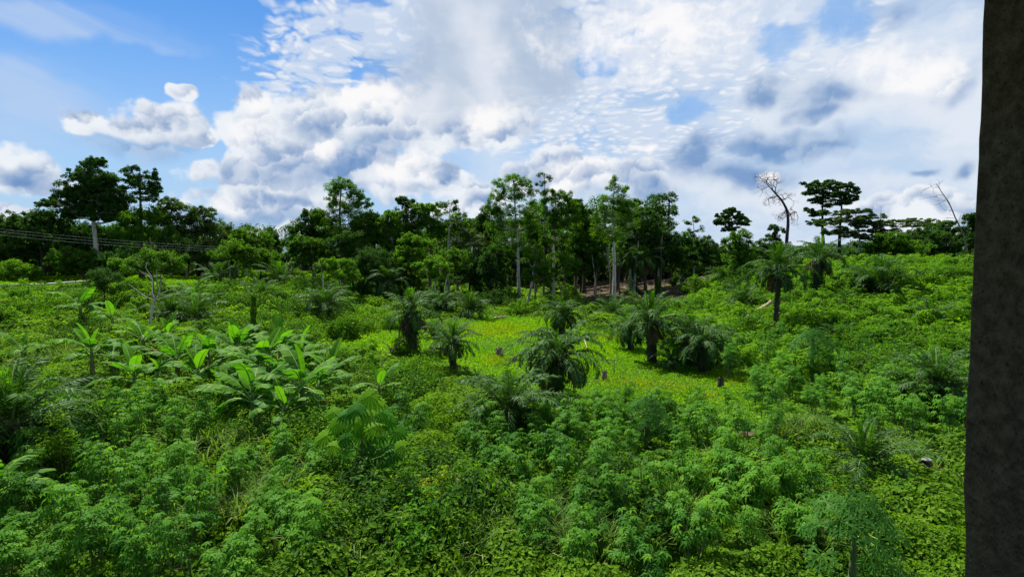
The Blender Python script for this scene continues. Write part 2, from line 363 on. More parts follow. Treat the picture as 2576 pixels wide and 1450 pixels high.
bp = t.n.new('ShaderNodeBump'); bp.inputs['Strength'].default_value = 0.8; bp.inputs['Distance'].default_value = 0.15
t.l.new(n2, bp.inputs['Height']); t.l.new(bp.outputs[0], p.inputs['Normal']); t.l.new(p.outputs[0], o.inputs[0])
M['ground'] = m

# ------------------------------------------------------------------ ground
ys = np.concatenate([np.linspace(-30, 140, 171), np.geomspace(143, 2600, 60)])
xs = np.concatenate([-np.geomspace(2600, 92, 40), np.linspace(-90, 90, 145), np.geomspace(92, 2600, 40)])
GX, GY = np.meshgrid(xs, ys); GZ = ground_z(GX, GY)
V = np.stack([GX, GY, GZ], -1).reshape(-1, 3); nx = len(xs); ny = len(ys)
i = np.arange(ny-1)[:, None]*nx + np.arange(nx-1)[None]
b = MB(); b.add(V, np.stack([i, i+1, i+1+nx, i+nx], -1).reshape(-1, 4), 0, True)
tag(b.build('ground', M['ground']), 'uneven brown soil and weeds under the rank green growth', kind='structure')

# grey dirt road on the far left
rc = [gp(-260, 726), gp(-60, 723), gp(80, 719), gp(160, 715), gp(220, 711)]
rc = np.array(rc); tt = np.linspace(0, len(rc)-1, 40)
rx = np.interp(tt, range(len(rc)), rc[:, 0]); ry = np.interp(tt, range(len(rc)), rc[:, 1])
w = 0.9
def road_pt(off): return np.stack([rx, ry+off, ground_z(rx, ry+off)+0.35], 1)
cols = [road_pt(o_) for o_ in np.linspace(-w, w, 5)]
b = MB(); V = np.stack(cols, 1).reshape(-1, 3); i = np.arange(39)[:, None]*5 + np.arange(4)[None]
b.add(V, np.stack([i, i+5, i+6, i+1], -1).reshape(-1, 4), 0, True)
lo = V.reshape(40, 5, 3)
for e in (0, 4):
    a_ = lo[:, e]; c_ = a_ - np.array([0, 0, 0.6])
    b.quads(np.stack([a_[:-1], a_[1:], c_[1:], c_[:-1]], 1))
M['road'] = rough_mat('pale_dirt_road', (0.22, 0.215, 0.20), (0.34, 0.33, 0.31), 2, (1, 1, 1), 0.2)
tag(b.build('road', M['road']), 'pale grey dirt road at the far left edge of the field', kind='structure')

# ------------------------------------------------------------------ zones of the plot (read on the ground)
def zone(px, py, blobs, soft=0.35):
    r = np.zeros_like(px)
    for (cx, cy, rx_, ry_) in [b_[:4] for b_ in blobs]:
        q = 1 - np.sqrt(((px-cx)/rx_)**2 + ((py-cy)/ry_)**2)
        r = np.maximum(r, np.clip(q/soft, 0, 1))
    return r
CLEAR = [(1900,1040,130,26),(1780,1010,160,30),(1600,1010,200,30),(1290,838,210,55),(1420,880,230,70),(1540,920,330,75),(1700,965,260,60),(1330,960,190,60),(1000,860,220,40),(1480,990,220,50),(1190,900,120,40)]
OCHRE = [(1250,832,120,26),(1690,972,130,22),(1600,965,120,16),(1760,995,70,16),(1850,960,60,20),(1510,850,60,14),(1250,905,60,20)]
BROWN = [(1600,728,190,42),(1500,745,90,30),(1720,705,90,22)]
BARE = [(1800,1062,50,12),(1890,1088,50,12),(2350,1195,60,26),(1010,1440,60,18),(1140,1445,70,14),(700,1100,20,10)]
CZ = [  # centre px,py, rx, ry, count, label
 (170,1290,300,210,54,'cassava plant of the dense thicket filling the bottom left corner'),
 (560,1400,260,130,26,'tall cassava plant between the corner thicket and the tufted grass'),
 (800,1210,170,60,8,'cassava plant growing left of the dark umbrella tree hollow'),
 (330,1100,220,50,16,'cassava plant in the strip below the banana clump'),
 (1380,1180,220,90,24,'cassava plant below the low squat oil palm'),
 (1560,1380,260,120,34,'cassava plant in the pale green stand at the bottom centre'),
 (1850,1330,200,120,30,'cassava plant in the stand left of the papaya tree'),
 (1700,1120,260,70,28,'cassava plant on the slope between clearing and bottom stand'),
 (2110,1000,240,60,34,'cassava plant on the slope beside the bare soil patches'),
 (1900,900,160,60,20,'cassava plant beside the two close set oil palms'),
 (2300,1080,130,60,14,'cassava plant below the small palm next to the pillar'),
 (960,1120,120,40,8,'cassava plant behind the umbrella tree'),
]
ROADSIDE = [(80,708,420,26),(430,700,220,26)]
def soil_patches():
    b = MB(); r = np.random.default_rng(15)
    for (cx, cy, rx_, ry_) in BROWN + BARE:
        ring = []; n = 28
        for k in range(n):
            a = k/n*2*pi; f = 1+.16*sin(a*3+cx)+.1*sin(a*7+cy)+r.normal(0, .05)
            q = gp(cx+rx_*f*cos(a), min(cy+ry_*f*sin(a), 1600)); ring.append(q[:2])
        ring = np.array(ring); c = ring.mean(0); prev = np.tile(c, (n, 1)); 
        def P3(q): return np.column_stack([q, ground_z(q[:, 0], q[:, 1])+.03])
        for j in range(1, 9):
            cur = c + (ring-c)*j/8; a_, b_ = P3(prev), P3(cur)
            b.quads(np.stack([a_, b_, np.roll(b_, -1, 0), np.roll(a_, -1, 0)], 1)); prev = cur
    M['soil'] = rough_mat('bare_brown_soil', (0.045, 0.032, 0.018), (0.105, 0.074, 0.044), 1.5, (1, 1, 1), .8, c=(.06, .04, .025), cscale=.7)
    tag(b.build('bare_soil', M['soil']), 'bare reddish brown soil showing where the growth is cleared', kind='structure')
soil_patches()
def gnoise(x, y, seed=0):
    v = 0; a = 1.0; r = np.random.default_rng(seed)
    for k in range(5):
        ph = r.uniform(0, 6.28, 4); an = r.uniform(0, 6.28); f = 0.35*1.9**k
        u = x*cos(an)+y*sin(an); w_ = -x*sin(an)+y*cos(an)
        v = v + a*np.sin(u*f+ph[0]+1.3*np.sin(w_*f*0.7+ph[1]))*np.sin(w_*f*1.1+ph[2]+1.1*np.sin(u*f*0.8+ph[3])); a *= 0.62
    return v
def mounds(x, y, cell, seed):
    """round topped bushes: highest dome over a jittered grid"""
    ix = np.floor(x/cell).astype(np.int64); iy = np.floor(y/cell).astype(np.int64); best = np.zeros_like(x)
    for dx in (-1, 0, 1):
        for dy in (-1, 0, 1):
            a = ix+dx; b_ = iy+dy
            hsh = (a*73856093 ^ b_*19349663 ^ (seed*83492791)) & 0xffffff
            def rr(k): return ((hsh*(2654435761+k*40503) >> 7) & 0xffff)/65535.0
            cx = (a+rr(1))*cell; cy = (b_+rr(2))*cell; R = cell*(.38+.62*rr(3)); H = .35+.65*rr(4)
            d2 = ((x-cx)**2+(y-cy)**2)/(R*R)
            best = np.maximum(best, np.sqrt(np.clip(1-d2, 0, 1))*H)
    return best
def rawh(x, y):
    n = gnoise(x*.5, y*.5, 3)
    return .10 + (1.25*mounds(x, y, 2.8, 1)**1.1 + .42*mounds(x, y, 1.05, 2))*(.62+.38*np.clip(n, -1, 1.6)) + .05*gnoise(x*3, y*3, 5)
def cover_h(x, y, px, py):
    c = zone(px, py, CLEAR + ROADSIDE); bz = zone(px, py, BROWN + BARE)
    cz_ = zone(px, py, [(q[0], q[1], q[2]*1.1, q[3]*1.15) for q in CZ], .3)
    h = rawh(x, y)*(1-c)*(1-.58*cz_) + (.06 + .14*mounds(x, y, .9, 4))*c
    return np.clip(h*(1-0.92*bz), 0.03, 2.2), c, bz
rng = np.random.default_rng(11)
def sample_ground(n, y0, y1, k=0.3, spread=1.12, pad=2.5):
    """ground points, denser near the camera: count per metre of depth ~ Y^-k"""
    e = 1-k; u = rng.random(n)
    y = (y0**e + u*(y1**e - y0**e))**(1/e)
    x = (rng.random(n)*2-1)*(y*spread + pad)
    z = ground_z(x, y); px, py = px_of(x, y, z)
    return x, y, z, px, py
def cover_normal(x, y, px, py, h):
    e = 0.08
    hx = (rawh(x+e, y)-rawh(x-e, y))/(2*e); hy = (rawh(x, y+e)-rawh(x, y-e))/(2*e)
    return unit(np.stack([-hx.clip(-2, 2), -hy.clip(-2, 2), np.ones_like(hx)], -1))
def rand_dirs(n, r=None):
    r = r or rng; return unit(r.normal(size=(n, 3)))

def undergrowth():
    N = 900000
    x, y, z, px, py = sample_ground(N, 5.5, 112)
    h, c, bz = cover_h(x, y, px, py)
    keep = (rng.random(N) > bz*0.93) & (rng.random(N) > c*0.97) & (rng.random(N) > .62*zone(px, py, CZ, .3)) & (z > -5)
    x, y, z, px, py, h, c = [q[keep] for q in (x, y, z, px, py, h, c)]; n = len(x)
    nr = cover_normal(x, y, px, py, h)
    P = np.stack([x, y, z + h*(1-0.5*rng.random(n)**2.4)], -1)
    sz = 0.115*(np.maximum(y, 7)/10)**0.62*rng.uniform(0.6, 1.3, n)*np.where(rng.random(n) < .06, 1.7, 1.0)*(.75+.35*(gnoise(x*.3, y*.3, 21) > 0))*(1-0.4*c)
    Nn = unit(nr + rand_dirs(n)*0.55); U = unit(np.cross(Nn, rand_dirs(n)) - nr*0.12)
    field = (px > 1730) & (py < 1010) | ((px > 1500) & (py > 760) & (py < 1100) & (px > 1500 + (py-760)*0.9))
    b = MB()
    b.leaves(P[~field], U[~field], Nn[~field], sz[~field], sz[~field]*0.62, 0, droop=0.12)
    b.leaves(P[field], U[field], Nn[field], sz[field]*1.1, sz[field]*0.55, 1, droop=0.15)
    o = b.build('undergrowth', [M['creeper'], M['field']])
    tag(o, 'dense low creepers and weeds covering the whole plot', 'undergrowth', kind='stuff')
undergrowth()

def clearing_grass():
    N = 760000
    x, y, z, px, py = sample_ground(N, 14, 110, 0.2)
    c = zone(px, py, CLEAR + ROADSIDE, 0.45); oc = zone(px, py, OCHRE, 0.8)
    keep = rng.random(N) < c*0.95
    x, y, z, c, oc = [q[keep] for q in (x, y, z, c, oc)]; n = len(x)
    P = np.stack([x, y, z], -1)
    sz = (0.16+0.05*gnoise(x*1.5, y*1.5, 9).clip(-1, 1.5))*(y/25)**0.35*rng.uniform(0.6, 1.3, n)
    U = unit(np.stack([rng.normal(0, .55, n), rng.normal(0, .55, n), np.ones(n)], -1))
    Nn = np.cross(U, rand_dirs(n)); w_ = 0.05*(y/20)**0.7
    d = rng.random(n) < oc*0.85
    b = MB()
    b.leaves(P[~d], U[~d], Nn[~d], sz[~d], w_[~d], 0, droop=0.2)
    b.leaves(P[d], U[d], Nn[d], sz[d]*1.15, w_[d], 1, droop=0.2)
    tag(b.build('grass', [M['grass'], M['dry']]), 'short yellow green grass of the open clearing', 'grass', kind='stuff')
clearing_grass()

def tall_grass():
    cl_ = [(1150,1400,140,60),(900,1380,160,50),(620,1130,120,30),(1380,1360,90,60),(2000,1110,60,26),(2240,1165,70,30),(130,860,120,60),
           (690,1290,140,60),(2030,1390,60,40),(1700,1330,60,30),(2300,1290,120,80),(1450,1400,160,40),(760,1190,80,30),(240,880,120,40),(560,1330,120,50),(1850,1200,60,40)]
    b = MB(); n_t = 0
    for (cx, cy, rx_, ry_) in cl_:
        c0 = gp(cx, cy); sx = rx_*c0[1]/FP; sy = max(1.0, ry_*c0[1]**2/FP/CAMZ*0.8)
        k = int(min(420, 26*sx*sy + 30))
        tx = c0[0] + rng.normal(0, sx*0.6, k); ty = c0[1] + rng.normal(0, sy*0.5, k)
        ok = ty > 5.5; tx, ty = tx[ok], ty[ok]; k = len(tx)
        m_ = 12
        bx = np.repeat(tx, m_) + rng.normal(0, .05, k*m_); by = np.repeat(ty, m_) + rng.normal(0, .05, k*m_)
        bz_ = ground_z(bx, by) + 0.1; n = len(bx)
        az = rng.random(n)*2*pi; L = rng.uniform(0.5, 1.25, n); W = 0.017*(by/8)**0.6*rng.uniform(.7, 1.3, n)+0.004
        hd = np.stack([np.cos(az), np.sin(az), np.zeros(n)], -1); up = np.array([0, 0, 1.0])
        prev = np.stack([bx, by, bz_], -1); el = rng.uniform(1.15, 1.5, n); bend = rng.uniform(0.4, 1.5, n)
        sd_ = np.stack([-np.sin(az), np.cos(az), np.zeros(n)], -1)
        for s_ in range(3):
            e_ = el - bend*(s_/2.0)
            nxt = prev + (hd*np.cos(e_)[:, None] + up*np.sin(e_)[:, None])*(L/3)[:, None]
            w0 = W*(1-s_*0.28); w1 = W*(1-(s_+1)*0.28) if s_ < 2 else W*0.1
            b.quads(np.stack([prev - sd_*w0[:, None], prev + sd_*w0[:, None], nxt + sd_*w1[:, None], nxt - sd_*w1[:, None]], 1))
            prev = nxt
    tag(b.build('tall_grass', [M['blade']]), 'tufts of tall arching grass among the weeds', 'grass', kind='stuff')
tall_grass()

# ------------------------------------------------------------------ cassava
def star_leaf(b, C, N, R, rg, lobes=6, w=0.2, mat=0, droop=0.3):
    """palmate leaves, lobes joined at the stalk: C centres, N face normals, R lobe length"""
    n = len(C); A = unit(np.cross(N, rand_dirs(n, rg))); B = np.cross(N, A); R = np.asarray(R)[:, None]; vs = [C]
    for k in range(lobes):
        th = (k+0.5)/lobes*2*pi*0.86 + rg.normal(0, .06, n); f = (0.8+0.2*np.cos(th-pi*0.86))[:, None]
        U = unit(A*np.cos(th)[:, None] + B*np.sin(th)[:, None] - np.array([0, 0, 1])*droop*0.5); Sd = unit(np.cross(U, N)); L = R*f
        mid = C + U*L*.55 + np.cross(Sd, U)*L*.06; tip = C + U*L - np.array([0, 0, 1])*L*droop
        vs += [mid + Sd*R*w*.5, tip, mid - Sd*R*w*.5]
    m_ = 1+3*lobes; V = np.stack(vs, 1).reshape(-1, 3); o = np.arange(n)[:, None]*m_
    F = np.concatenate([np.concatenate([o, o+1+3*k, o+2+3*k, o+3+3*k], 1) for k in range(lobes)])
    b.add(V, F, mat)
def cassava_proto(seed, h, nst, nl, far=False):
    r = np.random.default_rng(seed); b = MB(); bs = MB()
    cs = []; up = []
    for s_ in range(nst):
        az = r.random()*2*pi; lean = r.uniform(.05, .28); base = np.array([r.normal(0, .08), r.normal(0, .08), -0.1])
        hh = h*r.uniform(.75, 1.05); top = base + np.array([cos(az)*lean*hh, sin(az)*lean*hh, hh])
        midp = (base+top)/2 + np.array([r.normal(0, .05), r.normal(0, .05), 0])
        bs.tube([base, midp, top], [.018, .014, .008], 5)
        for k in range(nl):
            t_ = r.uniform(.42, 1.0)**0.8; p0 = base + (top-base)*t_
            a2 = r.random()*2*pi; pe = r.uniform(.14, .34)*(1.25-t_*0.4)
            e = r.uniform(-.1, .9)*t_
            tip = p0 + np.array([cos(a2)*cos(e), sin(a2)*cos(e), sin(e)])*pe
            if not far: bs.quads([[p0-[0, 0, .004], p0+[0, 0, .004], tip+[0, 0, .003], tip-[0, 0, .003]]])
            cs.append(tip); up.append([cos(a2)*.45, sin(a2)*.45, 1.0])
    C = np.array(cs); Nn = unit(np.array(up) + r.normal(0, .18, (len(cs), 3)))
    R = r.uniform(.15, .24, len(cs))
    if far: star_leaf(b, C, Nn, R*1.2, r, 5, 0.34)
    else: star_leaf(b, C, Nn, R, r, 7, 0.24)
    return b, bs
protos = []
for k in range(6):
    b, bs = cassava_proto(100+k, [1.5, 1.75, 1.3, 1.9, 1.6, 1.4][k], [5, 6, 5, 4, 6, 7][k], 12)
    root = empty('cassava_plant', (0, -40, -5), 'x', 'cassava plant')
    KIDS[root.name] = [b.build('foliage', M['cassava'], root), bs.build('stems', M['stem'], root)]
    protos.append([root, False])
spots = []
def far_enough(x, y, d):
    for (a, c) in spots:
        if (a-x)**2 + (c-y)**2 < d*d: return False
    return True
n_cas = 0
for (cx, cy, rx_, ry_, cnt, lab) in CZ:
    done = 0
    for tr in range(cnt*30):
        if done >= cnt: break
        a = rng.random()*2*pi; q = sqrt(rng.random())
        P_ = gp(cx + rx_*q*cos(a), min(cy + ry_*q*sin(a), 1700))
        if P_[1] < 6.2 or not far_enough(P_[0], P_[1], 0.75 + 0.012*P_[1]): continue
        spots.append((P_[0], P_[1])); done += 1; n_cas += 1
        pr = protos[rng.integers(6)]; sc = rng.uniform(.8, 1.25)
        if P_[1] < 9: sc *= 0.85
        if not pr[1]:
            r0 = pr[0]; r0.location = P_; r0.rotation_euler = (0, 0, rng.random()*6.28); r0.scale = (sc,)*3
            r0['label'] = lab; r0['group'] = lab.replace('cassava plant', 'cassava plants'); pr[1] = True
        else:
            copy_thing(pr[0], P_, rng.random()*6.28, sc, lab, lab.replace('cassava plant', 'cassava plants'), (rng.normal(0, .06), rng.normal(0, .06)))
print('cassava individuals', n_cas)

def cassava_field():
    """the far rest of the cassava on the hill: one mass"""
    pb = [cassava_proto(300+k, 1.25, 4, 9, True)[0] for k in range(5)]
    pv = [np.concatenate(q.V) for q in pb]; pf = [np.concatenate(q.F) for q in pb]
    b = MB(); cnt = 0
    for tr in range(2600):
        y = rng.uniform(24, 92); x = (rng.random()*2-1)*(y*1.1+2)
        z = float(ground_z(x, y)); px, py = px_of(x, y, z)
        if not ((px > 1700 and py < 1040) or (px < 1000 and 700 < py < 1000 and rng.random() < .35)): continue
        if zone(np.array([px]), np.array([py]), CLEAR+BROWN+BARE+ROADSIDE)[0] > .1: continue
        qi = rng.integers(5); q = pv[qi]; a = rng.random()*6.28; sc = rng.uniform(.7, 1.15)*(1+0.004*y)
        c_, s_ = cos(a)*sc, sin(a)*sc
        w_ = np.stack([q[..., 0]*c_-q[..., 1]*s_ + x, q[..., 0]*s_+q[..., 1]*c_ + y, q[..., 2]*sc + z], -1)
        b.add(w_, pf[qi]); cnt += 1
    print('far cassava', cnt)
    tag(b.build('cassava_field', M['field']), 'cassava crop spreading over the far hillside', 'cassava field', kind='stuff')
cassava_field()

# ------------------------------------------------------------------ trees
def make_clumps(r, blobs, D, y0, fill):
    """blobs: (px, py, rx, ry) outlines at depth D -> list of (clump centres, blob centre, radii)"""
    res = []; xb = []
    for bl in blobs:
        xb.append(bl)
        for q_ in range(2):                              # satellite tufts break the outline
            if bl[2] > 12 and r.random() < .85: xb.append((bl[0]+r.uniform(-.95, .95)*bl[2], bl[1]+r.uniform(-.8, .9)*bl[3], bl[2]*r.uniform(.22, .45), max(bl[3]*r.uniform(.3, .6), 4)))
    for bl in xb:
        px, py, rx, ry = bl[:4]; dy = bl[4] if len(bl) > 4 else 0.0
        c = at(px, py, D); s = D/FP; a, h = rx*s*1.12, ry*s*(1.35 if ry < .45*rx else 1.2); dpt = min(a, 6.0)*0.85
        c = c + np.array([0, dy + r.normal(0, .15)*dpt, 0])
        cr = np.clip(0.34*min(a, h)**0.7, 0.4, 0.9)
        n = max(4, int(fill*a*h/(cr*cr)*2.2))
        q = rand_dirs(n, r)*(r.random((n, 1))**0.33)
        q[:, 2] = np.where(q[:, 2] < -0.5, q[:, 2]*0.6, q[:, 2])
        inner = np.array([max(a-cr*.8, a*.5), dpt, max(h-cr*.5, h*.6)])
        res.append((c + q*inner, c, cr, bl in blobs))
    return res
def clump_leaves(b, C, cr, k, size, r, flat=0.5, mat=0, narrow=0.62, up=1.0, droop=0.15):
    n = len(C)*k
    q = rand_dirs(n, r)*(r.random((n, 1))**0.4); q[:, 2] *= flat*1.35
    rad = np.repeat(cr*r.uniform(.65, 1.3, len(C)), k)[:, None]
    P = np.repeat(C, k, 0) + q*rad
    P[:, 2] -= 0.18*rad[:, 0]*(q[:, 0]**2+q[:, 1]**2)
    N = unit(q*0.7 + np.array([0, 0, up]) + rand_dirs(n, r)*0.55)
    U = unit(np.cross(N, rand_dirs(n, r)) + q*0.5 - np.array([0, 0, .15]))
    sz = size*r.uniform(.5, 1.25, n)
    b.leaves(P - U*sz[:, None]*.4, U, N, sz, sz*narrow, mat, droop=droop)
def limb(p0, p1, r, sag=0.12, n=5):
    p0, p1 = np.array(p0, float), np.array(p1, float); d = p1-p0; L = np.linalg.norm(d)
    t_ = np.linspace(0, 1, n)[:, None]; off = r.normal(0, .05*L, 3); off[2] = -sag*L*0.5
    return p0 + d*t_ + off*(4*t_*(1-t_))
def tree(name, label, base, D, blobs, tw=0.4, leafmat='mid', bark='bark', fill=1.0, k=34, size=0.42, flat=0.5, narrow=0.62, up=0.7,
         seed=None, cat='tree', group=None, lean=(0, 0), fork=0.55, limbs=True, top=None, second=None, mat2=None):
    """base = (px, py) of the foot (or px only: the foot is hidden behind growth), D = distance from the camera plane"""
    if D is not None and D > 80: D = 80 + (D-80)*.5
    r = np.random.default_rng(seed if seed is not None else abs(hash(label)) % 99991 if False else sum(map(ord, label)))
    if isinstance(base, (int, float)): bx = at(base, 700, D)[0]; by = D
    else:
        if D is None: P_ = gp(*base); D = P_[1]
        bx = at(base[0], base[1], D)[0]; by = D
    foot = np.array([bx, by, float(ground_z(bx, by))-0.1])
    cl_ = make_clumps(r, blobs, D, by, fill)
    cen = np.mean([c[1] for c in cl_], 0); hi = max(c[1][2] for c in cl_); lo_ = min(c[1][2]-c[2]*2 for c in cl_)
    root = empty(name, foot, label, cat, group)
    tb = MB(); tip = np.array([cen[0], cen[1], hi]) if top is None else at(top[0], top[1], D)
    n = 9; tt_ = np.linspace(0, 1, n)[:, None]
    wob = np.cumsum(r.normal(0, .03*tw*6, (n, 3)), 0); wob[:, 2] = 0; wob -= wob[:1]; wob *= (1-tt_)*tt_*4*0.6
    tr = foot + (tip-foot)*tt_ + wob
    tr[:, :2] = foot[:2] + (tip-foot)[:2]*(tt_**1.6) + wob[:, :2]
    rad = tw*0.5*(1-0.78*tt_[:, 0]); rad[0] *= 1.35
    tb.tube(tr, rad, 6)
    if limbs:
        for (C, c, cr, own) in cl_:
            if not own: continue
            H = c[2]-foot[2]; f = np.clip((c[2]-0.35*np.linalg.norm(c[:2]-tr[-1, :2])-foot[2])/(tip[2]-foot[2]+1e-6), fork*0.7, .95)
            st = np.array([np.interp(f, tt_[:, 0], tr[:, j]) for j in range(3)])
            lr = tw*0.5*(1-0.7*f)*0.55
            L_ = limb(st, c, r, 0.2); tb.tube(L_, np.linspace(lr, lr*.5, len(L_)), 5)
            for p_ in C[::2]:
                s0 = L_[r.integers(2, len(L_))]
                q_ = limb(s0, p_, r, 0.1, 4); tb.tube(q_, np.linspace(max(lr*.35, .025), .018, 4), 4)
    tk = tb.build('trunk', M[bark], root, foot)
    lb = MB()
    k = int(k*1.9); size *= .62; flat = max(flat, .58) if name not in ('umbrella_crowned_tree', 'flat_topped_tree') else flat; up *= .8; fill = 1
    for (C, c, cr, own) in cl_: clump_leaves(lb, C, cr, k, size, r, flat, 0, narrow, up)
    mats = [M[leafmat]]
    if second:
        mats.append(M[mat2])
        for (C, c, cr, own) in make_clumps(r, second, D, by, 1.0): clump_leaves(lb, C, cr, k, size, r, flat, 1, narrow, up)
    cr_ = lb.build('crown', mats, root, foot)
    KIDS[root.name] = [tk, cr_]
    return root

A = 'airy'
# ---- left group
tree('forest_tree', 'tallest tree of the left group with a pale bare trunk and wide tiered crown', (247,668), 100,
     [(232,412,26,22),(222,442,48,20),(262,455,40,24),(208,478,58,22),(275,486,45,24),(165,506,66,13),(240,508,50,22),(300,520,26,20),(128,512,34,9),(215,532,48,14),(265,540,42,22),(185,535,40,10),(245,462,52,24),(190,488,50,16),(290,502,40,26),(300,540,36,18)],
     1.0, 'dark', 'bark_pale', 1.0, 46, .50, .38, .6, top=(234,420), fork=.62)
tree('forest_tree', 'second tall tree of the left group, narrow twin topped crown above green creepers', (355,660), 96,
     [(336,436,26,18),(352,462,38,22),(385,440,18,20),(390,470,18,22),(360,492,34,18),(330,455,24,14)], .8, 'dark', 'bark_dark', .7, 34, .46, .42, top=(352,430),
     second=[(362,540,44,30),(340,580,60,34),(385,585,48,34),(355,620,70,34),(395,545,30,16),(325,550,26,20)], mat2='mid')
tree('forest_tree', 'grey green tree with a rounded open crown right of the twin topped tree', 430, 102,
     [(425,515,36,16),(455,535,40,24),(410,545,36,26),(450,575,46,30)], .7, 'olive', 'bark', .8, 34, .46, .42)
tree('forest_tree', 'olive tree with a domed crown sloping down beside the sky gap', 520, 104,
     [(512,535,34,18),(535,560,46,26),(490,570,46,28),(560,590,34,26),(520,610,60,34),(500,530,14,8)], .7, 'olive', 'bark', .85, 36, .46, .42)
tree('forest_tree', 'low rounded tree with a thin pale stem left of the sky gap', 620, 92,
     [(620,585,40,16),(650,600,40,18),(600,600,36,20),(635,625,50,20)], .5, 'mid', 'bark_pale', .8, 34, .42, .42)
tree('forest_tree', 'small tree with layered tufts at the left lip of the sky gap', 690, 100,
     [(684,592,22,8),(694,604,16,8),(678,612,24,10),(690,626,22,10)], .4, 'dark', 'bark', .8, 34, .42, .3)
tree('forest_tree', 'broad dark tree left of the pale bare trunk', 110, 104,
     [(70,552,60,18),(125,548,48,20),(30,570,50,24),(100,590,80,34),(40,620,70,34),(150,600,60,36)], .8, 'dark', 'bark_dark', 1.0, 40, .52, .45)
tree('forest_tree', 'dark round headed tree filling the far left edge of the forest', -60, 100,
     [(-60,560,70,24),(-20,590,60,34),(-90,600,80,40),(-40,640,90,40)], .8, 'dark', 'bark_dark', 1.0, 40, .52, .45)
tree('forest_tree', 'dark bushy tree behind the pale bare trunk', 205, 106,
     [(200,580,46,26),(270,590,48,30),(215,625,60,34),(290,630,46,34)], .7, 'forest', 'bark_dark', 1.0, 40, .5, .45)
tree('forest_tree', 'leafy tree hanging over the right half of the wires', 470, 97,
     [(450,610,46,24),(425,640,40,26),(500,640,46,26),(560,640,44,24)], .6, 'dark', 'bark', .9, 36, .46, .45)
# ---- centre
tree('forest_tree', 'tallest tree of the middle left group, forked open crown of drooping leaves', 862, 92,
     [(838,470,24,22),(862,462,22,18),(885,478,18,22),(900,500,22,26),(845,505,34,24),(880,530,44,28),(830,545,46,24),(930,510,14,12),(915,545,36,24),(860,575,60,28)],
     .8, 'mid', 'bark', .9, 30, .44, .5, .42, up=.6, top=(858,470))
tree('forest_tree', 'dark dome shaped tree forming the left shoulder of the middle group', 790, 92,
     [(790,548,38,22),(765,570,36,26),(810,580,46,30),(770,610,46,30)], .7, 'forest', 'bark_dark', 1.0, 40, .46, .45,
     second=[(800,535,10,5)], mat2='yellow')
tree('forest_tree', 'layered broad leaved tree low at the right lip of the sky gap', 790, 84,
     [(765,606,36,11),(800,612,40,13),(750,622,28,10),(785,632,50,14),(820,640,32,14),(760,650,36,14)], .5, 'mid', 'bark', .9, 34, .42, .28,)
tree('forest_tree', 'dark tree with a ragged crown right of the tall forked tree', 945, 94,
     [(940,545,24,14),(955,565,30,22),(925,590,44,30),(965,600,30,26)], .6, 'dark', 'bark', .9, 34, .46, .5)
tree('forest_tree', 'tree with a small tufted top left of the sparse grey tree', 1022, 95,
     [(1012,506,20,13),(1035,512,18,13),(1020,535,34,18),(1000,560,40,26),(1045,560,36,26),(1020,600,56,30)], .6, 'dark', 'bark', .8, 34, .46, .5)
tree('forest_tree', 'dense tree with a level top between two sparse tufted trees', 1080, 93,
     [(1060,520,26,14),(1092,522,22,14),(1075,548,40,24),(1110,580,36,28),(1070,600,50,34)], .6, 'mid', 'bark', .95, 36, .46, .45)
tree('sparse_tree', 'sparse open topped tree with a tall slim pale grey trunk in the centre left', (1128,690), 84,
     [(1112,515,14,11),(1134,508,16,11),(1150,522,14,10),(1125,535,26,10),(1165,540,12,8),(1100,530,10,8),(1140,560,34,10)], .45, 'olive', 'bark_pale', .45, 18, .44, .4, .45, top=(1132,515))
tree('sparse_tree', 'fine leaved rounded thin tree with pale trunk right of the slim grey one', (1182,700), 82,
     [(1170,578,36,14),(1200,590,32,16),(1150,600,32,16),(1185,610,50,18),(1215,615,24,12)], .4, 'olive', 'bark_pale', .6, 30, .34, .4, .5, fork=.4)
tree('forest_tree', 'dark domed tree between the fine leaved tree and the tall feathery one', 1195, 100,
     [(1190,556,30,14),(1215,570,28,18),(1170,575,30,18)], .6, 'forest', 'bark_dark', .9, 36, .48, .45)
tree('forest_tree', 'tall feathery tree with twin white trunk, first of the two centre giants', (1306,765), 74,
     [(1262,462,22,14),(1290,452,26,14),(1318,458,24,14),(1250,492,24,20),(1285,488,34,22),(1320,490,32,22),(1240,525,20,18),(1280,528,40,22),(1330,528,32,20),(1255,565,36,24),(1300,575,46,26),(1340,570,26,20),(1280,610,50,24),(1320,620,40,20)],
     .55, 'mid', 'bark_pale', 1.0, 30, .34, .6, .45, up=.6, top=(1292,452), fork=.55)
tree('forest_tree', 'slim tree with a wispy dark plume rising between the two centre giants', 1368, 78,
     [(1368,440,16,9),(1380,450,12,10),(1362,462,14,9),(1352,480,10,10),(1372,478,12,10)], .3, 'olive', 'bark', .5, 22, .36, .4, .45, top=(1370,445))
tree('forest_tree', 'bushy yellow green tree with forked trunk right of the wispy plume', (1393,700), 78,
     [(1380,495,30,18),(1415,490,26,16),(1390,525,44,24),(1430,520,30,22),(1380,560,44,26),(1425,560,40,26),(1395,600,44,20),(1440,545,22,20)],
     .5, 'mid', 'bark_pale', .95, 40, .36, .5, .5, top=(1398,495), fork=.5)
tree('forest_tree', 'dark round tree behind the bushy yellow green tree', 1470, 92,
     [(1445,515,26,16),(1470,535,30,22),(1460,570,46,34),(1480,600,40,30)], .6, 'forest', 'bark_dark', 1.0, 38, .44, .45)
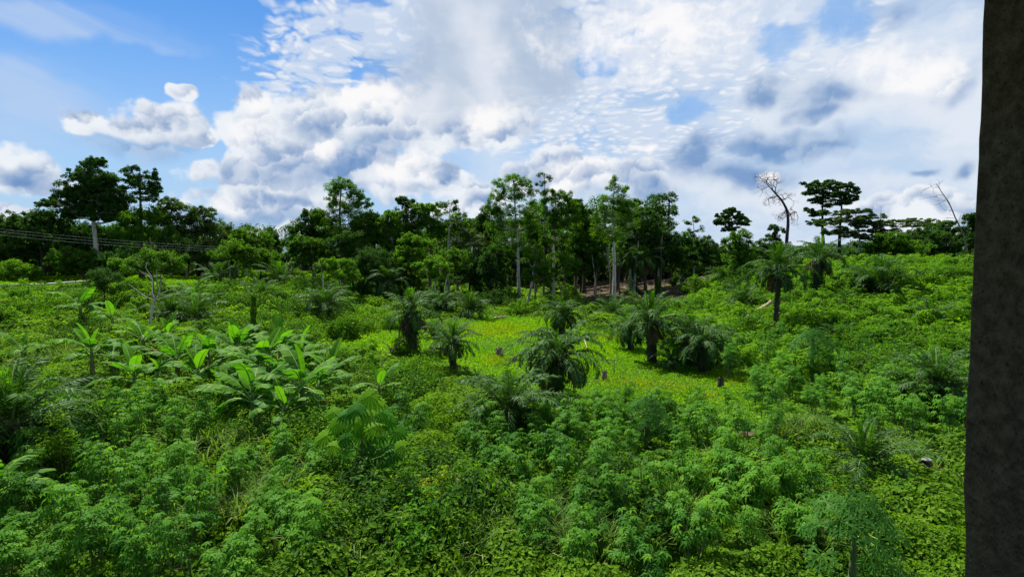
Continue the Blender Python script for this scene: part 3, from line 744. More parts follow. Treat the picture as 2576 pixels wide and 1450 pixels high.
tree('forest_tree', 'tall pointed tree with an open pyramid crown and white lower trunk, second centre giant', (1545,752), 76,
     [(1545,448,12,13),(1540,470,22,14),(1560,478,20,12),(1530,495,28,16),(1565,500,28,16),(1548,520,40,18),(1512,530,24,20),(1590,525,24,18),(1540,550,46,20),(1505,565,26,24),(1580,560,34,20),(1530,590,40,20)],
     .6, 'mid', 'bark_pale', .9, 28, .34, .5, .45, up=.7, top=(1546,445), fork=.45)
tree('forest_tree', 'drooping broad crowned tree leaning right of the pointed giant', (1596,690), 84,
     [(1590,535,30,12),(1625,530,30,12),(1645,550,26,14),(1605,560,44,20),(1650,575,24,16),(1585,590,40,22),(1630,600,36,20)],
     .5, 'dark', 'bark_pale', .8, 34, .42, .38, .5, fork=.45)
tree('forest_tree', 'slender tree with straight pale stem left of the white lower trunk', (1500,712), 84,
     [(1490,600,30,18),(1510,615,26,16),(1480,625,28,16)], .28, 'mid', 'bark_pale', .9, 34, .36, .45)
tree('sparse_tree', 'thin scraggly tree with small tufts left of the bare brown stem', 1690, 92,
     [(1680,552,16,8),(1696,560,14,9),(1686,580,20,10),(1700,590,14,9)], .3, 'dark', 'bark_dark', .5, 22, .38, .4)
tree('sparse_tree', 'half bare tree with grey twigs and a few leaf tufts near the snag', 1745, 94,
     [(1732,560,16,8),(1752,552,14,8),(1740,582,20,10),(1762,575,12,12),(1750,600,26,10)], .3, 'olive', 'bark', .45, 20, .38, .4)
tree('umbrella_crowned_tree', 'dark tree with a neat rounded parasol crown left of the leafless tree', 1842, 118,
     [(1842,530,22,9),(1822,542,22,10),(1865,545,20,10),(1808,556,14,9),(1845,558,36,11),(1878,560,12,10),(1838,575,22,8)],
     .7, 'dark', 'bark_dark', .85, 44, .52, .35, top=(1842,555), fork=.7)
tree('small_tree', 'small tree with spreading tiers just left of the leafless tree', 1950, 110,
     [(1945,570,18,6),(1960,578,16,6),(1935,590,16,6),(1955,600,20,8)], .35, 'dark', 'bark', .8, 30, .44, .3)
tree('umbrella_crowned_tree', 'tall dark tree with an open vase shaped crown, left half of the right hand pair', 2072, 104,
     [(2050,465,26,11),(2078,460,24,10),(2035,482,22,10),(2070,485,34,14),(2045,505,20,10),(2085,510,26,16),(2035,525,14,8),(2060,535,26,12),(2050,560,24,12)],
     .8, 'dark', 'bark_purple', .75, 38, .46, .35, top=(2072,480), fork=.5)
tree('umbrella_crowned_tree', 'tall dark tree with a flat lopsided crown, right half of the pair', (2112,650), 98,
     [(2098,468,26,10),(2128,465,26,10),(2146,478,16,10),(2105,490,32,12),(2140,498,18,10),(2122,508,20,8),(2152,500,8,8)],
     .75, 'dark', 'bark_purple', .9, 42, .46, .35, top=(2114,475), fork=.75)
tree('flat_topped_tree', 'flat topped tree with a very wide tiered crown and pale forked trunks', (2165,655), 92,
     [(2110,535,40,7),(2150,532,36,7),(2190,545,36,8),(2220,562,32,9),(2130,552,50,9),(2180,565,46,10),(2080,560,34,9),(2235,580,26,9),(2110,580,44,12),(2160,590,40,12)],
     .55, 'olive', 'bark_pale', 1.0, 44, .42, .25, top=(2160,560), fork=.55)
tree('flat_topped_tree', 'leaning pale stemmed tree under the wide flat crown', (2185,652), 94,
     [(2205,580,30,9),(2222,592,26,9),(2195,600,24,9)], .35, 'olive', 'bark_pale', .9, 36, .42, .3, fork=.5)
tree('flat_topped_tree', 'lower flat topped tree with white stem near the far right of the forest', (2262,625), 104,
     [(2270,556,36,5),(2310,554,38,5),(2345,562,30,6),(2290,566,50,6)], .4, 'olive', 'bark_pale', 1.0, 40, .44, .25, fork=.6)
tree('forest_tree', 'dark dense tree beyond the bare leaning tree at the pillar', 2400, 96,
     [(2380,572,40,16),(2345,590,40,20),(2410,600,40,26),(2370,620,56,26)], .6, 'forest', 'bark_dark', 1.0, 38, .48, .45)
tree('forest_tree', 'ragged tree whose crown shows beside the pillar', 2460, 90,
     [(2450,545,22,14),(2475,560,40,22),(2450,590,40,30),(2500,600,60,40)], .6, 'dark', 'bark_dark', .9, 38, .46, .45)
# ---- second storey in front of the forest
U2 = [
 ('umbrella_tree', 'layered tree with spreading flat boughs on a thin bronze stem at the middle left', (856,728), 70, [(840,655,34,8),(870,660,34,8),(825,672,34,8),(880,680,36,9),(850,690,50,10),(890,700,26,8)], .28, 'bright', 'bark', .9, .36, .25),
 ('slender_tree', 'bare slender white sapling forked near its tip, left of the layered tree', (817,730), 66, [(800,668,16,4),(815,665,10,4)], .22, 'olive', 'bark_pale', .5, .3, .3),
 ('slender_tree', 'leaning white stemmed young tree below the sparse grey tree', (1098,745), 66, [(1085,660,40,16),(1110,672,36,16),(1070,680,36,18),(1100,690,40,12)], .26, 'mid', 'bark_pale', .8, .38, .4),
 ('slender_tree', 'young tree with a pale stem behind the leaning white one', (1115,735), 72, [(1140,640,40,16),(1120,655,40,16),(1160,665,34,16)], .28, 'mid', 'bark_pale', .9, .38, .4),
 ('understory_tree', 'dark rounded understory tree right of the layered tree', 945, 74, [(930,640,40,26),(960,655,40,28),(920,670,36,26),(950,690,50,24)], .4, 'dark', 'bark_dark', 1.0, .4, .45),
 ('understory_tree', 'understory tree draped with pale creepers below the level topped tree', 1040, 76, [(1030,600,30,16),(1060,608,40,12),(1040,630,46,20),(1020,655,46,24),(1060,665,46,24)], .4, 'mid', 'bark_dark', 1.0, .4, .4),
 ('understory_tree', 'dark understory tree with hanging boughs left of the first white trunk', 1240, 76, [(1240,640,40,26),(1225,670,44,28),(1255,690,40,26),(1230,715,50,24)], .4, 'dark', 'bark_dark', 1.0, .4, .45),
 ('understory_tree', 'bright leaved understory tree between the first white trunk and the forked trunk', 1345, 70, [(1345,640,26,18),(1360,665,32,20),(1340,690,36,20),(1365,700,30,18)], .3, 'mid', 'bark', .8, .36, .4),
 ('understory_tree', 'loose leaved tree with crooked pale stems left of the debris patch', (1425,720), 74, [(1405,650,34,14),(1430,660,30,16),(1415,680,30,12)], .26, 'mid', 'bark', .6, .36, .4),
 ('understory_tree', 'rounded green tree left of the parasol crowned tree foot', 1780, 84, [(1775,610,34,14),(1800,625,36,18),(1760,640,30,16),(1790,655,46,18)], .4, 'dark', 'bark', .9, .4, .4),
 ('understory_tree', 'upright light green tree below the parasol crowned tree', 1860, 76, [(1868,590,26,16),(1850,610,34,20),(1880,620,24,20),(1860,645,40,26),(1870,670,36,20)], .4, 'mid', 'bark_dark', 1.0, .38, .45),
 ('understory_tree', 'dark thicket tree below the small tiered tree', 1930, 86, [(1930,618,36,16),(1960,630,40,16),(1915,640,40,20)], .4, 'dark', 'bark_dark', 1.0, .42, .4),
 ('understory_tree', 'fine twigged grey green tree with a pinkish bare patch right of the debris', (1745,690), 86, [(1735,640,28,10),(1752,648,22,10)], .22, 'olive', 'bark_pale', .7, .36, .3),
 ('understory_tree', 'feathery bush tree under the flat topped tree', 2245, 84, [(2240,600,44,16),(2260,615,50,18),(2215,620,40,20),(2290,625,50,18)], .4, 'mid', 'bark_dark', 1.0, .4, .4),
 ('understory_tree', 'dark tree filling the gap under the lower flat topped tree', 2330, 92, [(2320,590,50,16),(2350,605,50,20),(2300,615,50,18)], .4, 'dark', 'bark_dark', 1.0, .44, .4),
 ('understory_tree', 'round headed dark tree left of the sky gap above the palms', 655, 84, [(640,640,40,16),(670,648,36,16),(650,662,50,16)], .35, 'mid', 'bark_dark', 1.0, .4, .4),
 ('understory_tree', 'leafy dark tree behind the leaning forked white tree', 320, 84, [(300,640,50,20),(340,650,44,24),(310,670,50,20)], .4, 'dark', 'bark_dark', 1.0, .4, .4),
 ('understory_tree', 'bushy tree with glossy lit leaves above the road verge', 210, 88, [(190,640,50,20),(225,655,50,20),(160,655,40,22),(200,670,60,18)], .4, 'mid', 'bark_dark', .9, .42, .4),
 ('understory_tree', 'low bright green bush tree at the far left above the road', 30, 84, [(20,670,44,16),(55,680,36,12),(-20,680,50,16),(30,690,60,12)], .3, 'bright', 'bark_dark', .95, .4, .4),
 ('understory_tree', 'small dark tree in the shade left of the first centre giant', 1180, 78, [(1175,650,40,24),(1200,680,40,26),(1165,695,44,22)], .4, 'forest', 'bark_dark', 1.0, .4, .45),
 ('understory_tree', 'shade dark tree between bushy tree and pointed giant', 1460, 86, [(1450,640,40,30),(1480,650,30,30),(1460,680,50,20)], .4, 'forest', 'bark_dark', .7, .4, .45),
 ('understory_tree', 'dark tree behind the tall shadowed palm', 1650, 90, [(1640,620,36,20),(1665,635,34,20),(1640,655,44,20)], .4, 'forest', 'bark_dark', .9, .42, .45),
 ('understory_tree', 'leafy tree left of the vine wrapped pole', 590, 80, [(590,620,40,18),(610,640,36,16),(570,640,36,16)], .35, 'mid', 'bark', .9, .38, .4),
 ('understory_tree', 'drooping dark tree at the foot of the forked open crowned tree', 890, 80, [(880,600,40,24),(850,620,40,24),(905,630,40,22)], .4, 'dark', 'bark_dark', .95, .4, .45),
 ('understory_tree', 'green tree spilling over the left side of the palm with grey fronds', 1005, 76, [(995,680,36,18),(1020,700,34,18),(985,705,34,18)], .35, 'mid', 'bark_dark', 1.0, .38, .4),
]
for (nm, lab, bs_, D_, bl, tw, lm, bk, fl, sz, ft) in U2:
    tree(nm, lab, bs_, D_, bl, tw, lm, bk, fl, 34, sz, ft, fork=.35)

for (px, top_, w_, lm, lab) in [
    (985,545,30,'mid','full green tree filling the gap left of the small tufted top'), (1152,552,28,'mid','rounded green tree between the sparse grey tree and the fine leaved one'),
    (1232,535,30,'dark','dark full tree touching the left flank of the first giant'), (1348,520,28,'mid','green tree standing behind the wispy plume'),
    (1448,528,34,'mid','broad green tree between the bushy forked tree and the dark round one'), (1498,560,30,'dark','dark tree just left of the pointed giant'),
    (1585,560,32,'mid','green tree just right of the pointed giant'), (1655,575,30,'dark','dark tree under the tip of the drooping broad crowned tree'),
    (1715,600,30,'mid','low green tree between the scraggly tree and the half bare one'), (905,560,30,'mid','green tree right behind the forked open crown')]:
    tree('forest_tree', lab, px, 90, [(px, top_, w_, 18), (px-w_*.7, top_+26, w_*.9, 24), (px+w_*.7, top_+30, w_*.9, 24), (px, top_+55, w_*1.3, 30), (px+4, top_+90, w_*1.1, 26)], .5, lm, 'bark_pale' if px % 2 else 'bark', 1.0, 34, .42, .6, group='trees packed along the forest front')
# slim stems standing in the dark gaps of the forest edge
for (bx_, by_, tx_, ty_, D_, w_, bk, lab) in [
    (1325,742,1352,640,73,.34,'bark_pale','leaning white trunk beside the straight white trunk of the first giant'),
    (1538,745,1530,620,75,.30,'bark','wavy grey trunk just left of the white lower trunk'),
    (1560,758,1556,640,74,.24,'bark_dark','thin dark trunk just right of the white lower trunk'),
    (1450,735,1456,640,86,.18,'bark','thin curving grey stem in the dark gap right of the forked tree'),
    (1470,722,1482,600,88,.16,'bark','crooked twin of the curving grey stem in the dark gap'),
    (1412,735,1405,690,74,.16,'bark','short crooked stem left of the debris patch'),
    (1658,745,1668,590,78,.26,'bark_dark','bare brown leaning stem right of the tall shadowed palm'),
    (1784,700,1782,590,90,.30,'bark','broken grey snag standing right of the half bare tree'),
    (600,700,598,640,82,.16,'bark_pale','thin pale stem near the young palms left of the wrapped pole'),
    (577,705,578,655,84,.14,'bark_pale','thin whitish stem further left of the young palms'),
    (1155,742,1150,700,73,.14,'bark','short thin stem right of the leaning white young tree'),
    (2195,640,2200,590,98,.2,'bark_pale','slim pale trunk behind the leaning pale stemmed tree'),
    (2142,645,2140,600,99,.22,'bark_pale','slim pale trunk between the grey trunk and the forked pale trunks')]:
    P_ = at(bx_, by_, D_); foot = np.array([P_[0], D_, float(ground_z(P_[0], D_))-.1]); tp = at(tx_, ty_, D_)
    r = np.random.default_rng(int(bx_)); b = MB(); q = np.linspace(0, 1, 9)[:, None]
    pts = foot + (tp-foot)*q + np.stack([np.sin(q[:, 0]*7+bx_)*.22, np.zeros(9), np.zeros(9)], 1)*q
    b.tube(pts, w_*0.5*np.linspace(1.15, .6, 9), 6)
    for k in range(3):
        s0 = pts[4+k+1]; e0 = s0 + np.array([r.normal(0, .9), r.normal(0, .5), r.uniform(.7, 1.6)]); b.tube(limb(s0, e0, r, .2, 4), np.linspace(w_*.2, .02, 4), 4)
    o = b.build('bare_trunk', M[bk], None, foot); tag(o, lab, 'trunk', 'bare trunks along the forest edge')

# ---- leafless trees
def bare_tree(name, label, base, D, pts_px, tw, bark, depth, spread, seed, seglen, group=None, start=0.35):
    r = np.random.default_rng(seed); root_p = at(base[0], base[1], D); gx = root_p[0]
    foot = np.array([gx, D, float(ground_z(gx, D))-.1]); main = [foot] + [at(p[0], p[1], D) for p in pts_px]
    t_ = np.linspace(0, len(main)-1, 14); main = np.array(main)
    pts = np.stack([np.interp(t_, range(len(main)), main[:, j]) for j in range(3)], 1)
    b = MB(); b2 = MB(); b.tube(pts, tw*.5*np.linspace(1.1, .32, 14), 6)
    def grow(p, d, L, rd, dep):
        q = [p]; dd = d
        for s_ in range(4):
            dd = unit(dd + r.normal(0, .28, 3)); p = p + dd*L/4; q.append(p)
        b2.tube(q, np.linspace(rd, rd*.6, 5), 4 if dep < depth-1 else 5)
        if dep > 0:
            for k in range(r.integers(2, 4)):
                nd = unit(dd + rand_dirs(1, r)[0]*spread); nd[1] *= .8
                grow(q[r.integers(2, 5)], nd, L*r.uniform(.55, .85), rd*.6, dep-1)
    for k in range(int(14*(1-start))+1):
        i_ = 14 - 1 - k % int(14*(1-start)+1); i_ = max(i_, 1)
        d = unit(pts[i_]-pts[i_-1]) ; nd = unit(d*.6 + rand_dirs(1, r)[0]*spread*1.1)
        grow(pts[i_], nd, seglen*r.uniform(.7, 1.1), tw*.13, depth)
    root = empty(name, foot, label, 'tree', group)
    b.build('trunk', M[bark], root, foot); b2.build('branches', M[bark], root, foot)
bare_tree('leafless_tree', 'tall leafless tree with a curved purplish trunk and fine twig crown', (1979,632), 86, [(1979,600),(1983,560),(1981,530),(1968,505),(1950,485),(1938,472)], .62, 'bark_purple', 5, 1.1, 4, 2.1, start=.40)
bare_tree('dead_tree', 'dead tree with a long thin bare trunk leaning left beside the pillar', (2446,632), 62, [(2425,590),(2402,545),(2388,510),(2370,485),(2356,462)], .17, 'bark', 1, .8, 9, 1.6, start=.35)
bare_tree('dead_tree', 'tiny spindly dead tree behind the wide flat crown', (2214,600), 110, [(2214,570),(2215,545),(2216,532)], .2, 'bark', 1, 1.2, 12, 1.6, start=.35)

# ---- forked white tree left of the bananas, and the umbrella tree behind it
D_ = gp(378, 830)[1]; P_ = gp(378, 830); r = np.random.default_rng(3)
root = empty('forked_tree', P_, 'small leafless white barked tree forking low, left of the banana clump', 'tree')
b = MB(); f = [P_, at(379,800,D_), at(384,765,D_), at(392,752,D_)]
b.tube(f, [.13, .11, .10, .09], 8)
for path, w_ in [([(390,755),(383,735),(384,705),(378,690),(366,672),(374,650)], .06), ([(392,752),(400,735),(405,710),(414,700)], .06),
                 ([(390,756),(365,745),(345,730),(322,712)], .05), ([(392,754),(420,745),(450,735),(478,715)], .05), ([(398,740),(430,728),(455,722)], .035), ([(384,705),(370,690),(350,680)], .03)]:
    q = np.array([at(p[0], p[1], D_ + (p[0]-390)*0.01) for p in path]); b.tube(q, np.linspace(w_, w_*.35, len(q)), 6)
b.build('trunk', M['bark_pale'], root, P_)
D2 = 56
tree('umbrella_tree', 'spreading umbrella topped tree with two broken snags above, behind the forked white tree', 396, D2,
     [(370,640,34,9),(400,636,36,9),(330,652,38,10),(440,650,30,10),(370,662,60,11),(300,658,26,9),(420,668,44,10),(345,678,40,9),(440,678,24,8)],
     .22, 'mid', 'bark_pale', 1.0, 40, .26, .28, top=(396,655), fork=.75)
for (a0, a1, w_, lab) in [((383,648),(377,597),.12,'upright broken brown snag above the umbrella topped tree'), ((402,645),(424,612),.09,'slanting broken brown snag above the umbrella topped tree')]:
    p0, p1 = at(*a0, 57), at(*a1, 57); foot = np.array([p0[0], 57, float(ground_z(p0[0], 57))-.1])
    b = MB(); b.tube([foot, p0, (p0+p1)/2+[.05, 0, 0], p1], [w_*.7, w_*.55, w_*.5, w_*.4], 6); m_ = (p0+p1)/2
    b.tube([m_, m_+[-.3, 0, .35]], [.04, .015], 5)
    tag(b.build('broken_snag', M['bark'], None, foot), lab, 'snag')
tree('shrub', 'dark broad leaved shrub right of the road end, left of the umbrella topped tree', 262, 52,
     [(255,690,30,16),(280,700,30,16),(245,712,30,14),(270,722,34,14)], .15, 'dark', 'bark_dark', 1.0, 40, .24, .4, cat='shrub', fork=.2)

# ---- the forest behind, one mass
def forest_mass():
    prof = [(-400,560),(-100,560),(0,562),(60,550),(230,545),(330,560),(430,565),(520,575),(575,585),(640,588),(690,608),(708,630),(722,626),(740,598),(800,548),(930,552),(990,550),(1050,530),(1200,552),(1290,528),(1450,512),(1500,545),(1640,566),(1700,598),(1760,596),(1800,606),(1880,606),(1930,608),(2050,602),(2230,592),(2300,580),(2440,566),(2700,560),(3000,570)]
    r = np.random.default_rng(77); b = MB(); tb = MB()
    pxs = [p[0] for p in prof]; pys = [p[1] for p in prof]
    def crown(x, D, topz, R, k, sz):
        cn = r.integers(9, 13)
        q = rand_dirs(cn, r); q[:, 2] = np.abs(q[:, 2])*.9; C = np.array([x, D, topz-R]) + q*np.array([R, R, R])*.72
        clump_leaves(b, C, R*.42, k, sz, r, .6)
        H = topz-R; z0 = float(ground_z(x, D)); 
        tb.tube([[x, D, z0], [x+r.normal(0, .3), D, (z0+H)/2], [x, D, H]], [.3, .25, .15], 5)
    for row, (D0, D1, n, drop) in enumerate([(108,118,60,10),(120,132,64,5),(134,150,66,0),(152,172,60,6)]):
        for i_ in range(n):
            px = -420 + (3420)*(i_+r.random())/n; D_ = r.uniform(D0, D1)
            y_ = np.interp(px, pxs, pys) + drop + r.uniform(2, 14)*(1 if r.random() < .6 else 2.0)
            p = at(px, y_, D_); z0 = float(ground_z(p[0], D_)); H = p[2]-z0
            if H < 4: 
                if not 700 < px < 730: continue
            R = np.clip(H*.27, 2.0, 4.2)
            crown(p[0], D_, p[2], R, 52, .66)
            for z_ in np.arange(p[2]-R*1.5, z0+1.5, -R*1.05):
                crown(p[0]+r.normal(0, 1.5), D_+r.normal(0, 2), z_, R*.9, 34, .70)
    # skirt of understorey along the edge
    for i_ in range(1000):
        px = -420 + 3420*r.random(); D_ = r.uniform(94, 114)
        x = at(px, 700, D_)[0]; z0 = float(ground_z(x, D_)); h = r.uniform(2.0, 11)*(0.45 if px > 1690 else 1.0)
        if 1500 < px < 1800: D_ += 2; h *= 1.6
        if 705 < px < 728: h = 1.5
        crown(x, D_, z0+h, r.uniform(1.4, 2.8), 40, .5)
    o = b.build('forest', [M['forest']]); tag(o, 'dark green rainforest closing off the plot behind the single trees', 'forest', kind='stuff')
    tag(tb.build('forest_trunks', M['bark_dark'], o), None)
forest_mass()
# far ridge seen through the gap, distance haze painted as blue-green
def ridge():
    b = MB()
    xx = np.linspace(-1400, 1400, 90); yy = 900+60*np.sin(xx*.004); zz = 20+5*np.sin(xx*.011+1)+3*np.sin(xx*.031)
    r0 = np.stack([xx, yy-120, np.full(90, -2.)], 1); r1 = np.stack([xx, yy, zz], 1); r2 = np.stack([xx, yy+160, np.full(90, -2.)], 1)
    for a_, c_ in ((r0, r1), (r1, r2)): b.quads(np.stack([a_[:-1], a_[1:], c_[1:], c_[:-1]], 1))
    M['ridge'] = rough_mat('haze_tinted_ridge', (0.035, 0.075, 0.07), (0.05, 0.10, 0.10), .02, (1, 1, 1), 0.0)
    tag(b.build('hills', M['ridge']), 'distant wooded ridge in the sky gap, tinted blue green for haze', kind='structure')
ridge()

# ------------------------------------------------------------------ oil palms
def palm_proto(seed, nf, L, th, tr_r, upright=0.0, droopk=1.0, vine=False, young=True, dry=3, trunk=True):
    r = np.random.default_rng(seed); cb = MB(); tb = MB(); yb = MB()
    C0 = np.array([0, 0, th])
    if trunk:
        n = 10; z = np.linspace(-.2, th+.15, n); x = np.cumsum(r.normal(0, .02, n)); pts = np.stack([x*0.6, x*.3, z], 1)
        rad = tr_r*(1.15-0.2*np.linspace(0, 1, n)); rad[0] *= 1.2; tb.tube(pts, rad, 9)
        k = int(th*26)                                       # stubs of old frond bases
        for i_ in range(k):
            zz = r.uniform(.1, th+.1); a = i_*2.4; q = np.array([cos(a), sin(a), 0])*tr_r*.85 + [0, 0, zz]
            tb.tube([q, q+np.array([cos(a)*.13, sin(a)*.13, .22])*r.uniform(.7, 1.3)], [.055, .03], 4)
    for i_ in range(nf):
        a = i_*2.399963 + r.normal(0, .12); t0 = i_/(nf-1.0)
        el = radians(80 - 88*t0**1.05*(1-upright*.6)) + r.normal(0, .16)
        Lf = L*(0.72+.38*sin(pi*min(1, t0*1.1+.12)))*r.uniform(.9, 1.06)
        dr = (1.15+.85*t0)*droopk*r.uniform(.75, 1.3); ns = 9
        isdry = i_ >= nf-dry; mt = 1 if isdry else 0
        if isdry: el = radians(-35)+r.normal(0, .1); dr = .9; Lf *= .8
        p = C0 + np.array([cos(a), sin(a), 0])*tr_r*.35; pts = [p]; tg = []
        side0 = r.normal(0, .25)
        for s_ in range(ns):
            u = (s_+.5)/ns; e = el - dr*u**1.5; aa = a + side0*u
            d = np.array([cos(aa)*cos(e), sin(aa)*cos(e), sin(e)]); p = p + d*Lf/ns; pts.append(p); tg.append(d)
        pts = np.array(pts); cb.tube(pts, np.linspace(.045, .008, ns+1), 4, 2 if not isdry else 1)
        m_ = 36; uu = np.repeat(np.linspace(.14, .995, m_), 2); sg = np.tile([1., -1.], m_)
        q = uu*ns; i0 = np.clip(q.astype(int), 0, ns-1)
        P_ = pts[i0] + (pts[i0+1]-pts[i0])*(q-i0)[:, None]; T_ = np.array(tg)[i0]
        Sd = unit(np.cross(T_, [0, 0, 1.]) + 1e-4); Nn = np.cross(Sd, T_)
        roll = r.normal(0, .25, (m_*2, 1)); lift = r.normal(.12, .25, (m_*2, 1))
        U = unit(T_*(.55+.5*uu[:, None]) + Sd*sg[:, None] + Nn*lift)
        ll = L*.20*(np.sin(pi*np.clip(uu*.86+.12, 0, 1))**.6)*r.uniform(.85, 1.1, m_*2)
        cb.leaves(P_, U, unit(Nn + Sd*roll), ll, (.072 if nf > 20 else .06)*L/3.2+.01, mt, .35, droop=.28 if not isdry else .6)
    if young:
        for i_ in range(5):
            a = r.random()*6.28; e = radians(r.uniform(76, 88)); d = np.array([cos(a)*cos(e), sin(a)*cos(e), sin(e)])
            m_ = 20; uu = np.repeat(np.linspace(.25, 1, m_), 2); sg = np.tile([1., -1.], m_); P_ = C0 + d*(uu*L*.62)[:, None]
            Sd = unit(np.cross(d, [0, 0, 1.])); U = unit(d + Sd*sg[:, None]*.42 + r.normal(0, .08, (m_*2, 3)))
            yb.leaves(P_, U, np.tile(np.cross(Sd, d), (m_*2, 1)), L*.13, .05, 0)
            yb.tube([C0, C0+d*L*.66], [.03, .008], 4)
    if vine:
        n = int(900*th/2); zz = r.random(n)*(th+.3); a = r.random(n)*6.28; rr = tr_r*1.2+r.random(n)*.3
        P_ = np.stack([np.cos(a)*rr, np.sin(a)*rr, zz], 1); Nn = unit(np.stack([np.cos(a), np.sin(a), np.full(n, .6)], 1)+rand_dirs(n, r)*.5)
        tb.leaves(P_, unit(np.cross(Nn, rand_dirs(n, r))-[0, 0, .6]), Nn, .14, .10, 1, droop=.2)
    root = empty('oil_palm', (0, -60, -10), 'x', 'palm')
    ks = []
    if tb.V: ks.append(tb.build('trunk', [M['palm_trunk'], M['dark']], root))
    ks.append(cb.build('crown', [M['palm'], M['palm_dry'], M['stem']], root))
    if yb.V: ks.append(yb.build('young_fronds', M['palm_young'], root))
    KIDS[root.name] = ks
    return [root, False, th]
PP = {'short': palm_proto(1, 34, 3.3, 1.7, .30), 'mid': palm_proto(2, 38, 3.3, 2.3, .27, dry=3, droopk=1.3, young=False), 'tall': palm_proto(3, 32, 3.7, 5.2, .18, droopk=1.15, dry=5),
      'bush': palm_proto(4, 22, 3.2, .5, .25, .75, dry=2), 'vine': palm_proto(5, 24, 3.0, 3.1, .42, vine=True, dry=6, droopk=1.2), 'baby': palm_proto(6, 12, 1.6, .3, .10, .8, dry=0, young=True),
      'thick': palm_proto(7, 28, 3.6, 4.2, .42, vine=True, dry=7, droopk=1.2), 'low': palm_proto(8, 38, 3.0, 1.1, .28, dry=3, young=False)}
PSTART = 0
for kd, args in {'short': (11, 24, 3.2, 1.5, .32), 'mid': (12, 32, 3.5, 2.2, .25), 'bush': (14, 20, 3.3, .4, .25, .6)}.items():
    PP[kd+'2'] = palm_proto(*args, dry=4 if kd != 'bush' else 1)
PP['std'] = palm_proto(21, 30, 2.8, 2.5, .27, droopk=.95, dry=2)
PP['std2'] = palm_proto(22, 38, 2.9, 1.9, .30, droopk=1.35, dry=3, young=False)
PT = [ # kind, base px, crown centre py (None: keep size), scale, label
 ('std2', 1397, 1000, 1.08, 'oil palm with drooping dark fronds standing right below the clearing'),
 ('low', 1283, 1098, .92, 'low squat oil palm with grey fronds radiating, nearest below the clearing'),
 ('std', 1640, 912, 1.12, 'tallest oil palm of the group right of the clearing, fresh green spear on top'),
 ('std', 1770, 936, .88, 'oil palm at the right end of the group right of the clearing'),
 ('short', 1730, 915, .85, 'dark oil palm tucked behind the right end of the group'),
 ('std', 1588, 880, .75, 'small dark oil palm at the left end of the group right of the clearing'),
 ('tall', 1950, 828, .98, 'tall oil palm with a ribbed slender trunk on the right slope'),
 ('thick', 2055, 745, 1.0, 'tall oil palm with a stout vine clad trunk near the ridge'),
 ('bush', 2215, 748, 1.5, 'bushy dark oil palm smothered in shrubs on the right ridge'),
 ('std', 1414, 842, .92, 'oil palm on a thin trunk at the back edge of the clearing'),
 ('std', 1140, 937, .74, 'small oil palm at the left edge of the clearing'),
 ('vine', 1035, 888, .95, 'untidy oil palm with a thick creeper hung trunk left of the clearing'),
 ('bush', 1180, 800, 1.15, 'stemless fan of palm fronds at the back left of the clearing'),
 ('low', 818, 806, 1.25, 'oil palm with upright grey fronds left of the wooden post'),
 ('mid', 975, 765, 1.25, 'oil palm with grey hanging fronds against the forest edge left of centre'),
 ('bush', 705, 722, 1.5, 'oil palm with pale ribbed fronds below the sky gap'),
 ('bush', 545, 720, 1.3, 'dark oil palm behind the small banana plant at the left'),
 ('bush', 660, 765, 1.1, 'low grey green oil palm below the pale ribbed one'),
 ('tall', 1625, 745, 1.05, 'tall shadowed oil palm standing behind the fallen logs'),
 ('tall', 1551, 735, .95, 'tall grey oil palm in front of the white lower trunk'),
 ('short', 1597, 742, .62, 'little narrow oil palm in front of the brown debris'),
 ('bush', 1870, 775, 1.05, 'low dark oil palm left of the leaning brown log'),
 ('short', 2350, 1042, .78, 'small oil palm on the slope close to the pillar'),
 ('short', 2172, 1245, .62, 'small oil palm on a dark stump trunk above the papaya tree'),
 ('bush', 2345, 815, .75, 'tiny bright centred oil palm high on the slope near the pillar'),
 ('bush', 495, 820, 1.15, 'spreading yellow green oil palm bush behind the banana clump'),
 ('bush', 430, 810, 1.0, 'dull oil palm bush right of the forked white tree'),
 ('baby', 1696, 930, 1.15, 'tiny bright young palm between the palm trunks'),
 ('short', 25, 1190, .92, 'oil palm with long feathery fronds at the left edge of the photo'),
 ('bush', 1540, 800, .9, 'small dark palm bush in front of the fallen logs'),
 ('bush', 1390, 745, .8, 'small oil palm with a bright spear at the forest foot'),
 ('bush', 2110, 860, .55, 'half buried grey palm among the hillside shrubs'),
 ('bush', 1815, 715, 1.0, 'grey palm bush at the forest foot right of the debris'),
 ('bush', 1090, 850, .62, 'little palm bush between creeper hung palm and clearing'),
 ('low', 1105, 790, 1.0, 'oil palm with green arching fronds behind the creeper hung palm'),
 ('short', 860, 690, 1.5, 'dim oil palm half hidden in the forest below the forked crown'),
]
rp = np.random.default_rng(5)
for i_, (kd, px, py, sc, lab) in enumerate(PT):
    P_ = gp(px, py); pr = PP[kd+'2' if (kd+'2' in PP and i_ % 2) else kd]
    if not pr[1]:
        r0 = pr[0]; r0.location = P_; r0.rotation_euler = (rp.normal(0, .04), rp.normal(0, .04), rp.random()*6.28); r0.scale = (sc,)*3; r0['label'] = lab; pr[1] = True
        r0['group'] = 'oil palms scattered over the plot'
    else: copy_thing(pr[0], P_, rp.random()*6.28, sc, lab, 'oil palms scattered over the plot', (rp.normal(0, .05), rp.normal(0, .05)))

